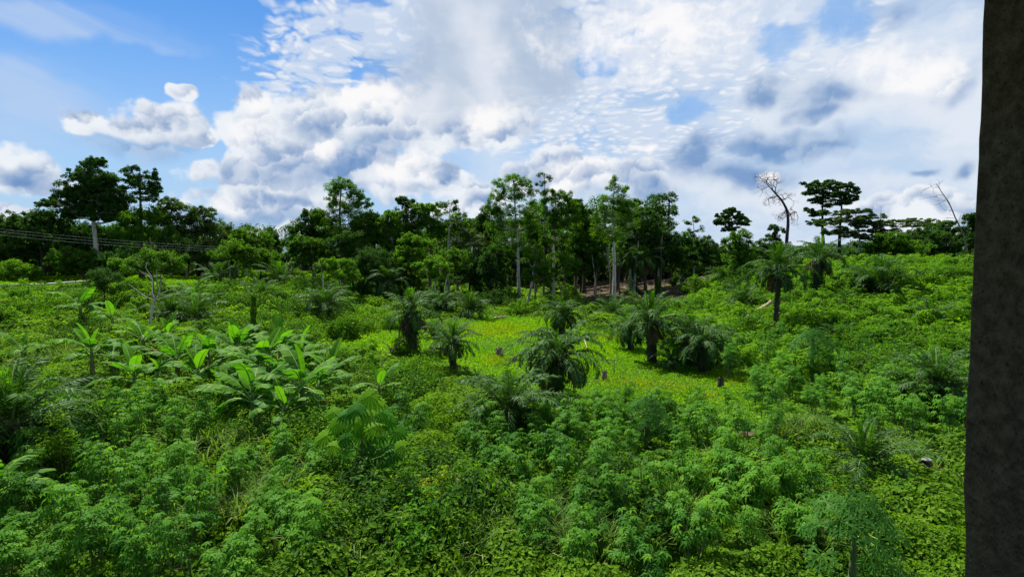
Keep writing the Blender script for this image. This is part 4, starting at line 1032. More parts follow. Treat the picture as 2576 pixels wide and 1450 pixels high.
# ------------------------------------------------------------------ bananas
def banana_leaf(r, p0, az, el, L, W, bend, young=False, fold=.35):
    b = MB(); n = 13; u = np.linspace(0, 1, n+1); p = np.array(p0, float); pts = [p]; tg = []
    pet = .16
    for k in range(n):
        e = el - bend*(u[k]**1.4); d = np.array([cos(az)*cos(e), sin(az)*cos(e), sin(e)]); p = p + d*L/n; pts.append(p); tg.append(d)
    tg.append(tg[-1]); pts = np.array(pts); tg = np.array(tg)
    wid = W*.5*np.where(u < pet, .04, np.clip(np.sin(pi*np.clip((u-pet)/(1-pet)*.93+.07, 0, 1)), 0, 1)**.55)
    wid[-1] = W*.06
    Sd = unit(np.cross(tg, [0, 0, 1.]) + 1e-5); Nn = np.cross(Sd, tg)
    for sg in (1, -1):
        for k in range(2, n):
            tear = 0 if young else (r.random() < .45)*r.uniform(.05, .16); dn = (0.0 if young else r.normal(0, .10)); f = fold if young else -fold*.6
            a0, a1 = pts[k], pts[k+1]
            o0 = a0 + Sd[k]*sg*wid[k] + Nn[k]*wid[k]*(f+dn) + tg[k]*(.06*L + tear*L*.12); o1 = a1 + Sd[k+1]*sg*wid[k+1] + Nn[k+1]*wid[k+1]*(f+dn) + tg[k+1]*(.06*L - tear*L*.12)*(1 if k < n-1 else 0.2)
            m0 = (a0+o0)/2 + Nn[k]*wid[k]*.10; m1 = (a1+o1)/2 + Nn[k+1]*wid[k+1]*.10
            b.add([a0, m0, o0, a1, m1, o1], [[0, 3, 4, 1], [1, 4, 5, 2]], 0, True)
    b.tube(pts, np.linspace(.035, .006, n+1)*L/2, 4, 1)
    return b
def banana(px, py, sc, lab, seed, nl=8, nyoung=1, th=1.3, group='banana plants growing in a clump'):
    r = np.random.default_rng(seed); P_ = gp(px, py)
    sc *= 1.12
    root = empty('banana_plant', P_, lab, 'banana plant', group, r.random()*6.28, sc)
    b = MB(); b.tube([[0, 0, -.2], [.02, 0, th*.5], [.03, .02, th], [.03, .02, th+.25]], [.13, .11, .075, .05], 9)
    for k in range(3):
        a = r.random()*6.28; b.tube([[cos(a)*.1, sin(a)*.1, th*.8], [cos(a)*.22, sin(a)*.22, th*.55], [cos(a)*.2, sin(a)*.2, th*.3]], [.02, .03, .01], 4, 1)
    b.build('stem', [M['stem'], M['banana_dry']], root)
    for k in range(nl):
        a = k*2.4 + r.normal(0, .3); t0 = k/(nl-1.0)
        yg = k < nyoung + (seed % 3 == 0)
        el = radians(r.uniform(58, 84) if yg else 72 - 50*t0) + r.normal(0, .14); bend = r.uniform(.2, .9) if yg else r.uniform(.7, 1.9)
        dry = (k == nl-1 and r.random() < .7)
        L = (r.uniform(1.2, 1.9) if yg else 2.0)*r.uniform(.85, 1.12); W = (.50 if yg else .62)*r.uniform(.8, 1.12)
        if dry: el = radians(-25); bend = .9; L *= .8; W *= .5
        lb = banana_leaf(r, [.03, .02, th+.15-.2*t0], a, el, L, W, bend, yg)
        o = lb.build('leaf', [M['banana_young'] if yg else (M['banana_dry'] if dry else M['banana']), M['midrib']], root)
        if yg: o['label'] = 'upright bright young leaf'
        if dry: o['label'] = 'withered brown hanging leaf'
BN = [(235,965,1.0,'banana plant at the left end of the clump with long level leaves',3),(338,1000,.92,'banana plant with one broad bright leaf standing at the front left of the clump',2),
 (400,1005,.75,'short banana plant low at the front of the clump with yellow green leaf',1),(365,915,1.05,'banana plant with a tall translucent upright leaf at the back left of the clump',2),
 (425,905,1.0,'banana plant at the back of the clump with paired bright upright leaves',3),(500,1000,.98,'banana plant with a glowing yellow young leaf in the middle of the clump',1),
 (470,930,.95,'banana plant half hidden behind the yellow leaved one',1),(555,935,.95,'banana plant at the back centre of the clump',1),
 (600,965,1.0,'banana plant with a curled light leaf right of the clump centre',2),(640,1085,1.0,'banana plant standing lowest in the clump with broken front leaves',1),
 (660,1010,1.02,'banana plant with arching broad leaves right of the clump centre',2),(705,960,1.0,'banana plant with dark crossed leaves at the back right of the clump',1),
 (765,1070,1.05,'banana plant with a V of two bright leaves at the front right of the clump',2),(760,945,.9,'banana plant behind the V leaved one',1),
 (830,1000,.85,'banana plant at the right end of the clump with small fresh leaves',2),(655,915,.85,'banana plant furthest back in the clump',1),
 (720,1100,.8,'low banana plant in front of the V leaved one',1),(800,1045,.85,'banana plant in the right front corner of the clump',1),
 (580,1045,.8,'small shaded banana plant under the front leaves of the clump',0),
 (450,985,.95,'banana plant between the short front one and the yellow leaved one',0),(530,970,.9,'banana plant squeezed in the very centre of the clump',1),(710,1025,.95,'banana plant filling the gap left of the V leaved one',0),
 (290,955,.9,'banana plant second from the left end of the clump',1),(600,905,.85,'banana plant at the far back centre of the clump',1),(620,1010,.9,'dark leaved banana plant just left of the arching broad leaved one',0)]
r = np.random.default_rng(31)
for i_, (px, py, sc, lab, yg) in enumerate(BN): banana(px, py, sc, lab, 40+i_, 10, yg, r.uniform(.9, 1.6))
banana(956, 1030, .78, 'single small banana plant right of the clump', 70, 7, 2, 1.1, 'banana plants standing alone')
banana(205, 835, 1.25, 'grey green banana plant above the left field with spreading leaves', 71, 9, 1, 1.4, 'banana plants standing alone')
banana(285, 850, 1.0, 'darker banana plant right of the grey green one', 72, 8, 1, 1.2, 'banana plants standing alone')
banana(492, 790, 1.25, 'small star shaped banana plant above the oil palm bush', 73, 9, 1, 1.3, 'banana plants standing alone')
banana(-8, 1330, .7, 'banana plant with broad shaded leaves at the left edge', 74, 7, 0, 1.2, 'banana plants standing alone')
banana(60, 960, .7, 'banana plant with thin level leaves above the left edge palm', 75, 7, 0, 2.2, 'banana plants standing alone')

# ------------------------------------------------------------------ parasol tree with umbrella leaves
def parasol_tree():
    P0 = gp(905, 1235); D_ = P0[1]; r = np.random.default_rng(8)
    root = empty('parasol_tree', P0, 'parasol tree with big wheel shaped leaves in front of the bananas', 'tree')
    tb = MB(); top = at(905, 1010, D_); tb.tube([P0-[0, 0, .2], (P0+top)/2+[.05, 0, 0], top], [.09, .07, .03], 8); lb = MB(); yb = MB()
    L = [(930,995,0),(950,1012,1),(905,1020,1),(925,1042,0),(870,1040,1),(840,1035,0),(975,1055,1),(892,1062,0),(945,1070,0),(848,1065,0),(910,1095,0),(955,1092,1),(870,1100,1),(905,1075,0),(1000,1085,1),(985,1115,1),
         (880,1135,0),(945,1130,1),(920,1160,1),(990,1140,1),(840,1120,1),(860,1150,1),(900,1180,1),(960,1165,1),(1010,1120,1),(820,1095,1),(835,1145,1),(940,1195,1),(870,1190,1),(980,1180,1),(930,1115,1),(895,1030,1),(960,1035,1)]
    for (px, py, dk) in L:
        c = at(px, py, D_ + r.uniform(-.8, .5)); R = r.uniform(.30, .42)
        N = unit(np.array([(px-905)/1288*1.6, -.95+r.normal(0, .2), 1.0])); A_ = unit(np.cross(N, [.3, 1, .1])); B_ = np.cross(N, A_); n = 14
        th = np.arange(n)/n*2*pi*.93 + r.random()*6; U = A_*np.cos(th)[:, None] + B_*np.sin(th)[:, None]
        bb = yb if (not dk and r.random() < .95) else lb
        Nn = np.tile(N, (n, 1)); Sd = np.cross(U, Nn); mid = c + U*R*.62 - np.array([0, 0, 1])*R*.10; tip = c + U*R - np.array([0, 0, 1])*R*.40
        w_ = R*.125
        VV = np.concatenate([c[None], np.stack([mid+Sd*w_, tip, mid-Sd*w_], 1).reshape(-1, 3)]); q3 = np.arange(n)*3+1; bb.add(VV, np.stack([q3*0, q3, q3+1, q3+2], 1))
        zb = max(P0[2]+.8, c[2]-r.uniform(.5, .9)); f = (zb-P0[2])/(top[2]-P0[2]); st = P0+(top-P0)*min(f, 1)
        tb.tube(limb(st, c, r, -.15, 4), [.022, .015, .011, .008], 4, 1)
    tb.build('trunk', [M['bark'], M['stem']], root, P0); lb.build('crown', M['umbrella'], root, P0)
    o = yb.build('sunlit_leaves', M['lime'], root, P0); o['label'] = 'umbrella leaves near the top, sunlight painted as yellow green'
parasol_tree()

# ------------------------------------------------------------------ papaya
def lobed_leaf(b, r, c, N, R, mat=0):
    N = unit(np.array(N)); A_ = unit(np.cross(N, rand_dirs(1, r)[0])); B_ = np.cross(N, A_)
    for k in range(7):
        th = (k-3)*radians(43); U = A_*cos(th)+B_*sin(th); f = 1-.07*abs(k-3); Sd = np.cross(U, N); t_ = c+U*R*f-np.array([0, 0, .18*R])
        m_ = c+U*R*.5; w_ = R*.085
        b.quads([[c, m_+Sd*w_, t_, m_-Sd*w_]])
        for s_ in (1, -1):
            for q in (.45, .68):
                p = c+U*R*q*f; e = unit(U*.75+Sd*s_*.8); L_ = R*.34*(1.15-q*.5); s2 = np.cross(e, N)
                b.quads([[p, p+e*L_*.5+s2*L_*.2, p+e*L_-np.array([0, 0, .03]), p+e*L_*.5-s2*L_*.2]])
def papaya(px, py, H, R, nl, lab, seed, lr):
    P0 = gp(px, py); r = np.random.default_rng(seed); root = empty('papaya_tree', P0, lab, 'papaya tree'); tb = MB(); lb = MB()
    tb.tube([[0, 0, -.2], [0, 0, H*.5], [.03, 0, H]], [.09, .075, .055], 8)
    for k in range(nl):
        a = k*2.4+r.normal(0, .2); e = radians(75-95*(k/nl)); L_ = R*(.55+.45*k/nl)*r.uniform(.85, 1.1); c0 = np.array([.03, 0, H-.15*k/nl])
        d = np.array([cos(a)*cos(e), sin(a)*cos(e), sin(e)]); c = c0+d*L_; tb.tube([c0, c0+d*L_*.5+[0, 0, .03], c], [.014, .011, .008], 4, 1)
        lobed_leaf(lb, r, c, [cos(a)*.7, sin(a)*.7-.3, .8], lr*r.uniform(.85, 1.2))
    tb.build('trunk', [M['stem'], M['midrib']], root); lb.build('crown', M['papaya'], root)
papaya(2140, 1530, 1.75, .95, 26, 'papaya tree with deeply cut leaves at the bottom right', 5, .40)
papaya(2040, 960, 2.3, 1.1, 30, 'papaya tree with pale stalks above the bare soil patches', 6, .48)
papaya(1625, 1130, 1.5, .8, 24, 'small papaya tree among the cassava below the clearing', 7, .38)

# ------------------------------------------------------------------ shrubs and creeper mounds
def shrub(name, lab, px, py, w_, h_, matn, seed, size=.12, cnt=None, mat2=None, frac=0, group=None, stems=True, narrow=.5, dz=0, up=.8):
    """px, py = foot; w_, h_ in picture units give the real size at that distance"""
    P0 = gp(px, py); D_ = P0[1]; s = D_/FP; a, h = w_*s*.5, h_*s*1.3; r = np.random.default_rng(seed)
    root = empty(name, P0, lab, 'shrub', group); b = MB(); n = int(cnt or np.clip(a*h*30, 12, 90))
    q = rand_dirs(n, r)*(r.random((n, 1))**.3); q[:, 2] = np.abs(q[:, 2])
    C = q*np.array([a, a*.8, h*.92]); cr = .30*(a*h)**.35*.8
    k = 34; m2 = r.random(n) < frac*(1 if True else 0)
    m2 &= C[:, 2] > h*.45
    sz = size*max(1, D_/14)**.5
    if (~m2).any(): clump_leaves(b, C[~m2], cr, k, sz, r, .7, 0, narrow, up, .25)
    if m2.any(): clump_leaves(b, C[m2], cr, k, sz, r, .7, 1, narrow, up, .25)
    b.build('foliage', [M[matn]] + ([M[mat2]] if mat2 else []), root)
    sb = MB()
    for c in C[::4]:
        sb.tube(limb([r.normal(0, .05), r.normal(0, .05), -.1], c, r, -.1, 4), [.03, .022, .015, .01], 4)
    sb.build('stems', M['bark_dark'], root)
    return root
SH = [('shrub','big glossy shrub with drooping leaves in the lower middle',1010,1345,190,150,'dark',1,.13,'mid',.5),
 ('shrub','shrub tipped with golden yellow leaves in the lower middle',1115,1330,130,150,'mid',2,.12,'yellow',.6),
 ('shrub','leafy shrub between parasol tree and golden tipped shrub',1075,1190,90,80,'mid',3,.11,None,0),
 ('shrub','creeper smothered stump mound at the lower centre',1320,1345,80,110,'dark',4,.10,'creeper',.4),
 ('shrub','yellow tinged creeper mound left of the clearing centre',1050,960,130,70,'bright',5,.10,'yellow',.12),
 ('shrub','tall shrub with fresh leaves below the small clearing edge palm',1085,1010,100,70,'mid',6,.10,None,0),
 ('shrub','long creeper mound behind the corner cassava thicket',330,1195,300,60,'creeper',7,.10,'yellow',.1),
 ('shrub','heart leaved creeper bank rising against the left edge palm',150,1230,130,170,'creeper',8,.11,None,0),
 ('shrub','dark shrub standing in for the shaded hollow under the parasol tree',870,1275,190,90,'dark',9,.12,None,0),  # dark leaves stand in for the hollow's shade
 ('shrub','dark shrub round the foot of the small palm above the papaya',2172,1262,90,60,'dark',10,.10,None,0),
 ('shrub','yellow flowering shrub left of the small palm above the papaya',2085,1215,80,36,'yellow',11,.09,'creeper',.5),
 ('shrub','bright arching shrub right of the small palm above the papaya',2250,1210,90,60,'bright',12,.12,None,0),
 ('shrub','low wide shrub at the lower right below the white stone',2330,1260,150,50,'mid',13,.10,None,0),
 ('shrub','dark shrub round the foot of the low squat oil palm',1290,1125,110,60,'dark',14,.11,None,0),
 ('shrub','round shrub on the lip of the clearing left of the burnt stump',1745,1010,50,36,'bright',15,.09,None,0),
 ('shrub','dense shrub smothering the bushy palm on the ridge',2225,748,150,80,'dark',16,.13,'mid',.3),
 ('shrub','dark shrub against the ridge palm on the left',2165,745,60,60,'dark',17,.12,None,0),
 ('shrub','shrub in front of the creeper hung palm trunk',1010,900,60,50,'mid',18,.10,None,0),
 ('shrub','large leaved shrub left of the creeper hung palm',870,850,110,45,'mid',19,.13,None,0),
 ('shrub','dark shrub at the right end of the banana clump',850,960,110,80,'dark',20,.11,'mid',.3),
 ('shrub','green shrub at the foot of the forked white tree',420,850,110,36,'mid',21,.10,None,0),
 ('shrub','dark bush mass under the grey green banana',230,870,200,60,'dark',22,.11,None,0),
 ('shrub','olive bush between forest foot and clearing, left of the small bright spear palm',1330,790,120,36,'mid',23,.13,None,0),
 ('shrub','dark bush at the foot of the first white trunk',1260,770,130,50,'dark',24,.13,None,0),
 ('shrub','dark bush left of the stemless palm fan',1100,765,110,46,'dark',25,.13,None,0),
 ('shrub','grey green bush right of the palm with grey hanging fronds',1040,750,70,50,'olive',26,.12,None,0),
 ('shrub','bush in shade left of the palm with grey hanging fronds',905,745,90,46,'dark',27,.13,None,0),
 ('shrub','bush below the layered tree',780,745,120,50,'dark',28,.13,None,0),
 ('shrub','low sunny bush left of the debris patch',1430,760,70,34,'mid',29,.12,None,0),
 ('shrub','low bush right of the debris patch',1750,735,90,34,'mid',30,.12,None,0),
 ('shrub','dark bush left of the tall ribbed palm',1860,740,90,60,'dark',31,.13,None,0),
 ('shrub','broad dark bush standing in for the shadow of the ridge palms',2120,790,180,36,'dark',32,.12,'field',.3),  # dark leaves put where the ridge palms' shadow falls
 ('shrub','shrub spilling over the bottom edge left of centre',1110,1445,200,50,'mid',33,.11,None,0),
 ('shrub','low shrub at the bottom right corner next to the pillar',2340,1430,150,70,'mid',34,.10,None,0),
 ('shrub','shrub row left of the vine wrapped pole',560,860,90,40,'mid',35,.10,None,0),
 ('shrub','shrub above the road verge at the left',330,735,90,30,'mid',36,.12,None,0),
 ('shrub','yellow green shrub among the young palms',600,700,80,40,'bright',37,.13,None,0),
 ('shrub','rounded bush on the left field edge',120,790,150,40,'mid',38,.11,None,0),
 ('shrub','thick bush right of the parasol tree',1020,1090,110,60,'mid',39,.11,'cassava',.4),
 ('shrub','lush bush on the right slope below the ribbed palm',1990,900,140,44,'field',40,.11,None,0),
 ('shrub','lush bush on the right slope nearer the pillar',2270,930,170,50,'field',41,.11,None,0),
 ('shrub','lush bush on the right slope above the small palm near the pillar',2390,900,130,50,'field',42,.11,None,0)]
for (nm, lab, px, py, w_, h_, mt, sd_, sz, m2, fr) in SH: shrub(nm, lab, px, py, w_, h_, mt, sd_, sz, None, m2, fr)
SG = [('mid','creeper',.9),('dark','mid',1.0),('bright','creeper',.8),('cassava','mid',1.1)]
sp = []
for k, (ma, mb, h_) in enumerate(SG):
    r = np.random.default_rng(200+k); b = MB(); n = 26; q = rand_dirs(n, r)*(r.random((n, 1))**.3); q[:, 2] = np.abs(q[:, 2])
    C = q*np.array([.75, .75, h_]); h2 = n//2; clump_leaves(b, C[:h2], .34, 60, .12, r, .7, 0, .5, .8, .25); clump_leaves(b, C[h2:], .34, 60, .10, r, .7, 1, .55, .8, .25)
    root = empty('bush', (0, -70, -10), 'x', 'shrub'); sb = MB()
    for c in C[::4]: sb.tube(limb([r.normal(0, .05), r.normal(0, .05), -.1], c, r, -.1, 4), [.025, .02, .015, .01], 4)
    KIDS[root.name] = [b.build('foliage', [M[ma], M[mb]], root), sb.build('stems', M['bark_dark'], root)]; sp.append([root, False])
BZ = [(300,760,300,30,16,'low bush on the left field below the road'),(120,850,160,60,14,'low bush at the left edge above the long feathered palm'),(760,760,180,26,12,'low bush at the forest foot left of the wooden post'),
 (740,830,160,30,12,'low bush on the green slope behind the bananas'),(930,820,110,30,8,'low bush left of the creeper hung palm'),(1000,1000,120,40,10,'low bush between bananas and clearing'),
 (700,1130,170,40,12,'low bush in front of the banana clump'),(1180,1120,130,60,10,'low bush between the parasol tree and the squat palm'),(1000,1400,200,40,6,'low bush near the bottom edge among the tufted grass'),
 (1500,1080,150,30,9,'low bush on the near side of the clearing'),(2250,850,150,50,14,'low bush on the upper slope near the pillar'),(1900,800,120,50,10,'low bush around the tall ribbed palm'),
 (2200,1330,170,80,8,'low bush around the papaya tree at the bottom right'),(1400,775,200,12,10,'low bush behind the clearing'),(2290,700,110,14,8,'low bush along the bright ridge crest'),(1900,1240,150,40,8,'low bush between cassava stand and small palm')]
for (cx, cy, rx_, ry_, cnt, lab) in BZ:
    for k in range(cnt):
        a = rp.random()*6.28; q = sqrt(rp.random()); P_ = gp(cx+rx_*q*cos(a), cy+ry_*q*sin(a)); pr = sp[rp.integers(4)]; sc = rp.uniform(.7, 1.5)*(1+P_[1]*.006)
        g_ = lab.replace('low bush', 'low bushes')
        if not pr[1]:
            r0 = pr[0]; r0.location = P_; r0.scale = (sc,)*3; r0['label'] = lab; r0['group'] = g_; pr[1] = True
        else: copy_thing(pr[0], P_, rp.random()*6.28, sc, lab, g_)
for (cx, cy, rx_, ry_, cnt, lab) in [(430,785,340,40,15,'tall dark bush added for deeper shade on the left field between road and bananas'),(760,790,150,25,7,'tall dark bush added for deeper shade in front of the forest foot left of centre'),
    (990,1290,190,70,5,'tall dark bush added for deeper shade in the hollow below the parasol tree'),(120,1130,110,70,4,'tall dark bush added for deeper shade beside the left edge palm'),(700,885,150,18,6,'tall dark bush added for deeper shade right behind the banana clump'),
    (1450,1290,200,90,4,'tall dark bush added for deeper shade among the bottom centre cassava'),(2200,980,170,50,6,'tall dark bush added for deeper shade on the right slope above the bare patches')]:
    for k in range(cnt):  # dark-leaved bushes added to stand in for shadow pockets
        a = rp.random()*6.28; q = sqrt(rp.random()); P_ = gp(cx+rx_*q*cos(a), cy+ry_*q*sin(a))
        copy_thing(sp[1][0], P_, rp.random()*6.28, rp.uniform(1.3, 2.0)*(1+P_[1]*.008)*.9, lab, lab.replace('tall dark bush', 'tall dark bushes'))
# vine wrapped poles
def wrapped_pole(lab, px, py, topy, rad, matn, lean=0.0, seed=1, bark='bark_dark'):
    P0 = gp(px, py); D_ = P0[1]; tp = at(px+lean, topy, D_); H = tp[2]-P0[2]; r = np.random.default_rng(seed)
    root = empty('vine_wrapped_pole', P0, lab, 'pole', None); b = MB(); v = tp-P0
    b.tube([[0, 0, -.1], v*.5, v], [.09, .075, .05], 7); b.build('pole', M[bark], root)
    if matn:
        n = int(H*rad*1500); u = r.random(n); a = r.random(n)*6.28; rr = rad*(.6+.6*r.random(n))*(1.1-.5*u)+.05*np.sin(u*20)
        P_ = v*u[:, None] + np.stack([np.cos(a)*rr, np.sin(a)*rr, np.zeros(n)], 1); Nn = unit(np.stack([np.cos(a), np.sin(a), np.full(n, .6)], 1)+rand_dirs(n, r)*.5)
        l_ = MB(); l_.leaves(P_, unit(np.cross(Nn, rand_dirs(n, r))-[0, 0, .5]), Nn, .16, .11, 0, droop=.2); l_.build('vine', M[matn], root)
    return root
wrapped_pole('vine wrapped pole standing above the back of the banana clump', 636, 868, 738, .26, 'mid', 2, 1)
wrapped_pole('pole wrapped in bright vine at the right end of the debris patch', 1657, 738, 695, .45, 'bright', 0, 2)
wrapped_pole('bare green papaya like pole at the left edge above the long feathered palm', 62, 915, 838, 0, None, 3, 3, 'stem')
wrapped_pole('creeper clad pole right of the vine wrapped banana back', 770, 930, 850, .3, 'dark', 2, 4)
for (px, y0, y1, w_, lab) in [(952, 768, 722, .09, 'short brown wooden post in the green slope left of centre'), (1545, 942, 905, .03, 'thin dark stick with a crosspiece in the clearing')]:
    P0 = gp(px, y0); tp = at(px, y1, P0[1]); b = MB(); b.tube([P0-[0, 0, .1], (P0+tp)/2, tp], [w_, w_*.95, w_*.8], 7)
    if w_ < .06: b.tube([tp+[-.9, 0, .02], tp, tp+[.35, 0, .08]], [.02, .03, .015], 6)
    tag(b.build('wooden_post', M['bark'], None, P0), lab, 'post')

# ------------------------------------------------------------------ logs, stumps, stone
def log(lab, a0, a1, rad, matn='log', lift=(0.15, 0.15), knots=2, seed=1, D1=None):
    p0 = gp(*a0); p0 = p0+[0, 0, lift[0]]
    p1 = gp(*a1)+[0, 0, lift[1]] if D1 is None else at(a1[0], a1[1], D1)
    r = np.random.default_rng(seed); b = MB(); n = 7; q = np.linspace(0, 1, n)[:, None]; pts = p0+(p1-p0)*q+r.normal(0, rad*.35, (n, 3))
    b.tube(pts, rad*np.linspace(1, .72, n)*r.uniform(.92, 1.08, n), 10)
    # cut ends
    for e, s_ in ((0, 1), (n-1, -1)):
        d = unit(pts[e]-pts[e+s_])
        b.tube([pts[e], pts[e]+d*.015], [rad*(1 if e == 0 else .72)*.98, .02], 10)
    for k in range(knots):
        c = pts[r.integers(1, n-1)]; d = unit(r.normal(size=3)+[0, 0, 1]); b.tube([c, c+d*rad*2.5], [rad*.4, rad*.15], 6)
    tag(b.build('log', M[matn], None, p0), lab, 'log')
log('thick brown log leaning up the slope beside the tall ribbed palm', (1878,812), (1941,757), .22, lift=(.4, .1), seed=1, D1=gp(1878,812)[1]+2.5)
log('short pale log lying at the back edge of the clearing', (1244,806), (1272,800), .13, lift=(.25, .25), seed=2, knots=0)
log('grey log lying in front of the palm bush behind the clearing', (1490,797), (1530,796), .13, lift=(.5, .5), seed=3)
log('dark half buried log below the debris patch', (1500,806), (1560,793), .13, 'bark', (.55, .6), seed=4)
log('thin bleached stick lying in the clearing above the drooping palm', (1468,860), (1478,880), .05, lift=(.3, .2), knots=0, seed=5)
log('dark log in the grass left of the small clearing palm', (1080,884), (1130,886), .12, 'bark_dark', (.3, .3), seed=6)
for i_, (a0, a1, rd, mt, lab) in enumerate([
    ((1462,738),(1560,718),.22,'bark','longest fallen trunk at the left of the brown debris patch'), ((1580,722),(1665,708),.16,'log','fallen trunk behind the shadowed palm in the debris patch'),
    ((1590,742),(1690,728),.12,'log','pale fallen trunk at the right of the debris patch'), ((1640,716),(1740,700),.16,'log','grey fallen trunk climbing to the right of the debris'),
    ((1570,728),(1612,752),.15,'log','white forked branch lying across the debris front'), ((1480,752),(1550,742),.11,'bark','thin fallen stem at the front left of the debris'),
    ((1700,712),(1780,700),.12,'log','grey fallen pole at the far right of the debris'), ((1500,728),(1590,734),.10,'bark_dark','dark charred branch in the middle of the debris'),
    ((1640,752),(1700,742),.10,'bark_dark','dark charred branch at the front right of the debris')]):
    log(lab, a0, a1, rd, mt, (.35, .4), 3, 20+i_)
def brush():
    r = np.random.default_rng(4); b = MB()
    for k in range(520):
        px, py = r.normal(1600, 85), r.uniform(702, 764)
        if abs(px-1600)/190 > 1: continue
        p = gp(px, py); a = r.random()*6.28; L_ = r.uniform(.5, 2.6); d = np.array([cos(a), sin(a)*.7, r.uniform(-.06, .22)])
        p = p+[0, 0, r.uniform(.02, .35)]; b.tube([p, p+d*L_*.5+[0, 0, r.normal(0, .06)], p+d*L_], [.035, .028, .012], 4)
    tag(b.build('brushwood', M['brown_debris']), 'litter of brown cut branches on the cleared forest edge', 'brushwood', kind='stuff')
brush()
def stump(lab, px, py, w_, h_, matn='bark_dark', seed=1):
    P0 = gp(px, py); s = P0[1]/FP; r = np.random.default_rng(seed); b = MB(); R = w_*s*.5; H = h_*s
    pts = [P0+[0, 0, -.1], P0+[0, 0, H*.35], P0+[R*.15, 0, H*.8], P0+[R*.2, 0, H]]; b.tube(pts, [R*1.15, R, R*.85, R*.6], 9)
    for k in range(9):
        a = k*.7; q = P0+[cos(a)*R*.7, sin(a)*R*.7, H*r.uniform(.6, .95)]; b.tube([q, q+[cos(a)*R*.25, sin(a)*R*.25, H*.25*r.random()+.03]], [R*.22, R*.06], 5)
    tag(b.build('stump', M[matn], None, P0), lab, 'stump')
stump('dark round stump in the middle of the clearing', 1256, 893, 19, 19, 'bark', 1)
stump('low red brown stump right of the round stump', 1294, 908, 18, 10, 'bark', 2)
stump('small dark stump left of the palm group', 1440, 880, 10, 12, 'bark_dark', 3)
stump('ragged grey stump below the palm group', 1520+0, 0+954, 14, 22, 'bark', 4)
stump('burnt shaggy stump at the right end of the clearing', 1812, 975, 16, 28, 'bark_dark', 5)
stump('brown dead palm stub beside the drooping palm trunk', 1450, 960, 22, 34, 'bark', 6)
P0 = gp(2330, 1186); bm = bmesh = None
import bmesh as BMS
bm = BMS.new(); BMS.ops.create_icosphere(bm, subdivisions=3, radius=1.0)
for v in bm.verts:
    n_ = 1+.12*sin(v.co.x*5+1)*cos(v.co.y*4)+.06*sin(v.co.z*9); v.co = (v.co.x*.17*n_, v.co.y*.12*n_, max(v.co.z, -.5)*.06*n_)
me = bpy.data.meshes.new('stone'); bm.to_mesh(me); bm.free(); st = bpy.data.objects.new('stone', me); SC.collection.objects.link(st)
for p_ in me.polygons: p_.use_smooth = True
st.location = (P0[0], P0[1], P0[2]+.42); me.materials.append(rough_mat('pale_stone', (.22, .225, .23), (.36, .36, .36), 8, (1, 1, 1), .2)); tag(st, 'small flat white stone on the weeds near the pillar', 'stone')
st_b = MB(); st_b.tube([P0+[0, 0, -.1], P0+[0, 0, .2], P0+[0, 0, .39]], [.2, .16, .14], 9); tag(st_b.build('stump', M['bark_dark'], None, P0), 'dark little stump carrying the white stone', 'stump')

# dead branches standing left of the creeper hung palm
P0 = gp(975, 905); D_ = P0[1]; b = MB(); r = np.random.default_rng(2)
for path in [[(975,905),(985,885),(998,868),(1010,850)], [(984,886),(978,870),(962,858)], [(990,878),(1005,862),(1020,848)]]:
    b.tube([at(p[0], p[1], D_) for p in path], np.linspace(.06, .02, len(path)), 6)
tag(b.build('dead_branch', M['bark'], None, P0), 'forked dead branch poking up left of the creeper hung palm', 'branch')

# ------------------------------------------------------------------ wires on the left
for i_, (y0, y1, y2) in enumerate([(570,604,628), (574,611,631), (583,618,634)]):
    p0, p1, p2 = at(-260, y0-28, 62), at(300, y1, 76), at(800, y2+4, 92); b = MB(); q = np.linspace(0, 1, 40)[:, None]
    c = p1*2-(p0+p2)/2; pts = p0*(1-q)**2+c*2*q*(1-q)+p2*q**2
    b.tube(pts, .008, 5); tag(b.build('power_line', M['wire'], None, p0), ['uppermost of the three wires crossing the dark forest at the left', 'middle one of the three wires crossing the forest at the left', 'lowest of the three wires crossing the forest at the left'][i_], 'cable', 'overhead wires at the left')

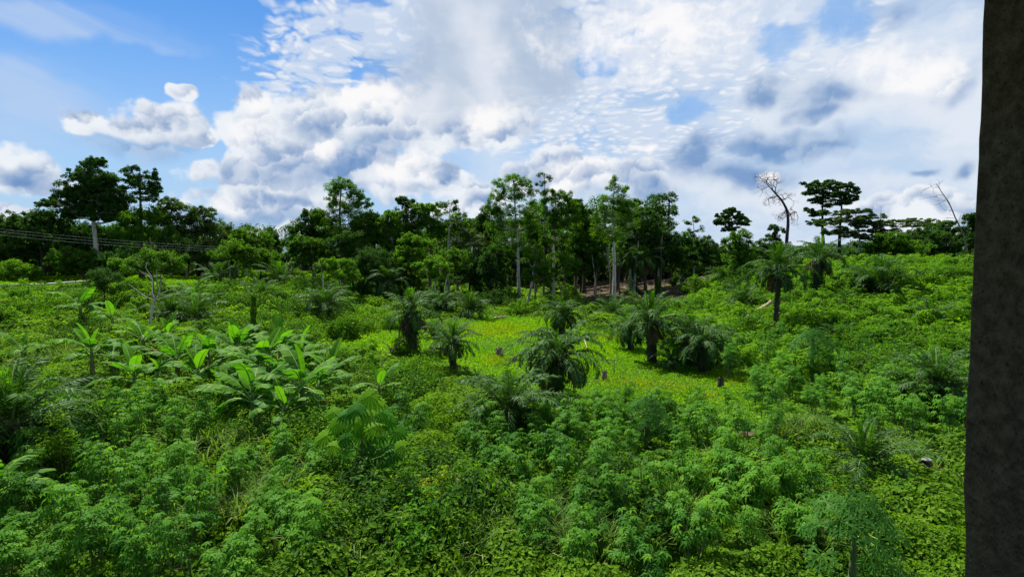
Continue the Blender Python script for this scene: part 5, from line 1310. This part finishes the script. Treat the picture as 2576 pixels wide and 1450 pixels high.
# ------------------------------------------------------------------ the pillar of the house, and unseen porch roof and wall added to darken it
def pillar():
    m, t, o = mat('weathered_dark_concrete'); tc = t.n.new('ShaderNodeTexCoord'); v = tc.outputs['Object']
    n1 = t.noise(v, 22, 6, .75); n2 = t.noise(t.v('MULTIPLY', v, (1, 1, .35)), 4.5, 4, .6); n3 = t.noise(v, 90, 3, .7)
    col = t.mix(t.ss(n1, .3, .7), (.085, .050, .030), (.225, .150, .098)); col = t.mix(t.ss(n3, .56, .70, 0, .8), col, (.025, .019, .015))
    col = t.mix(t.ss(n2, .57, .72, 0, .55), col, (.30, .25, .21))
    p = t.n.new('ShaderNodeBsdfPrincipled'); t.l.new(col, p.inputs['Base Color']); p.inputs['Roughness'].default_value = .95; p.inputs['Specular IOR Level'].default_value = .15
    bp = t.n.new('ShaderNodeBump'); bp.inputs['Strength'].default_value = .7; bp.inputs['Distance'].default_value = .01; t.l.new(t.m('ADD', n1, n3), bp.inputs['Height']); t.l.new(bp.outputs[0], p.inputs['Normal']); t.l.new(p.outputs[0], o.inputs[0])
    D_ = 1.55; n = 60; r = np.random.default_rng(6)
    zt, zb = CAMZ+2.117, at(2400, 1560, D_)[2]
    zs = np.linspace(zb, zt, n); py_ = 725-FP*((zs-CAMZ)*cos(PITCH)+D_*sin(PITCH))/(D_*cos(PITCH)-(zs-CAMZ)*sin(PITCH))
    py_ = py_ ; edge = np.interp(py_, [-900, 0, 300, 700, 1100, 1220, 1330, 1560], [2500, 2470, 2462, 2442, 2424, 2420, 2423, 2424])
    x0 = np.array([at(e_, y_, D_)[0] for e_, y_ in zip(edge, py_)]) + r.normal(0, .0008, n) + .0012*np.sin(zs*23)
    b = MB(); c = .010; W = .42
    prof = [(0, c), (.3*c, .3*c), (c, 0), (W*.5, -.004), (W-c, 0), (W, c), (W, W), (0, W)]
    V = np.array([[[x0[i_]+a_, D_-b_, zs[i_]] for (a_, b_) in prof] for i_ in range(n)]); k = len(prof)
    i0 = np.arange(n-1)[:, None]*k; j = np.arange(k)[None]; j2 = (j+1) % k
    F = np.stack([i0+j, i0+j2, i0+k+j2, i0+k+j], -1).reshape(-1, 4); b.add(V.reshape(-1, 3), F, 0, False)
    tag(b.build('pillar', m, None, (float(x0[0]), D_, float(zb))), 'rough dark concrete pillar framing the view on the right', 'pillar')
    return m, zt, zb, float(x0[-1])
pm, zt, zb, px0 = pillar()
def slab(name, x0, x1, y0, y1, z0, z1, m, lab, **k):
    b = MB(); V = [(x, y, z) for z in (z0, z1) for y in (y0, y1) for x in (x0, x1)]
    b.add(V, [[0, 1, 3, 2], [4, 6, 7, 5], [0, 4, 5, 1], [2, 3, 7, 6], [0, 2, 6, 4], [1, 5, 7, 3]]); tag(b.build(name, m), lab, **k)
slab('shading_roof', -6, 6, -2.6, 4.1, CAMZ+2.12, CAMZ+2.3, pm, 'unseen porch roof over the viewpoint, extended forward to shade the pillar', kind='structure')  # unseen; front edge pulled forward so sunlight misses the pillar
slab('wall', -6, 6, -2.8, -2.603, zb-.2, CAMZ+2.3, pm, 'unseen house wall added behind the viewpoint to keep the pillar dark', kind='structure')  # unseen wall added to keep skylight off the pillar
slab('floor', -6, 6, -2.6, 1.5, zb-.2, zb-.003, pm, 'porch floor under the viewpoint', kind='structure')

for d_ in (protos, list(PP.values()), sp):
    for q in d_:
        if not q[1]:
            for c in KIDS[q[0].name]: bpy.data.objects.remove(c)
            bpy.data.objects.remove(q[0])
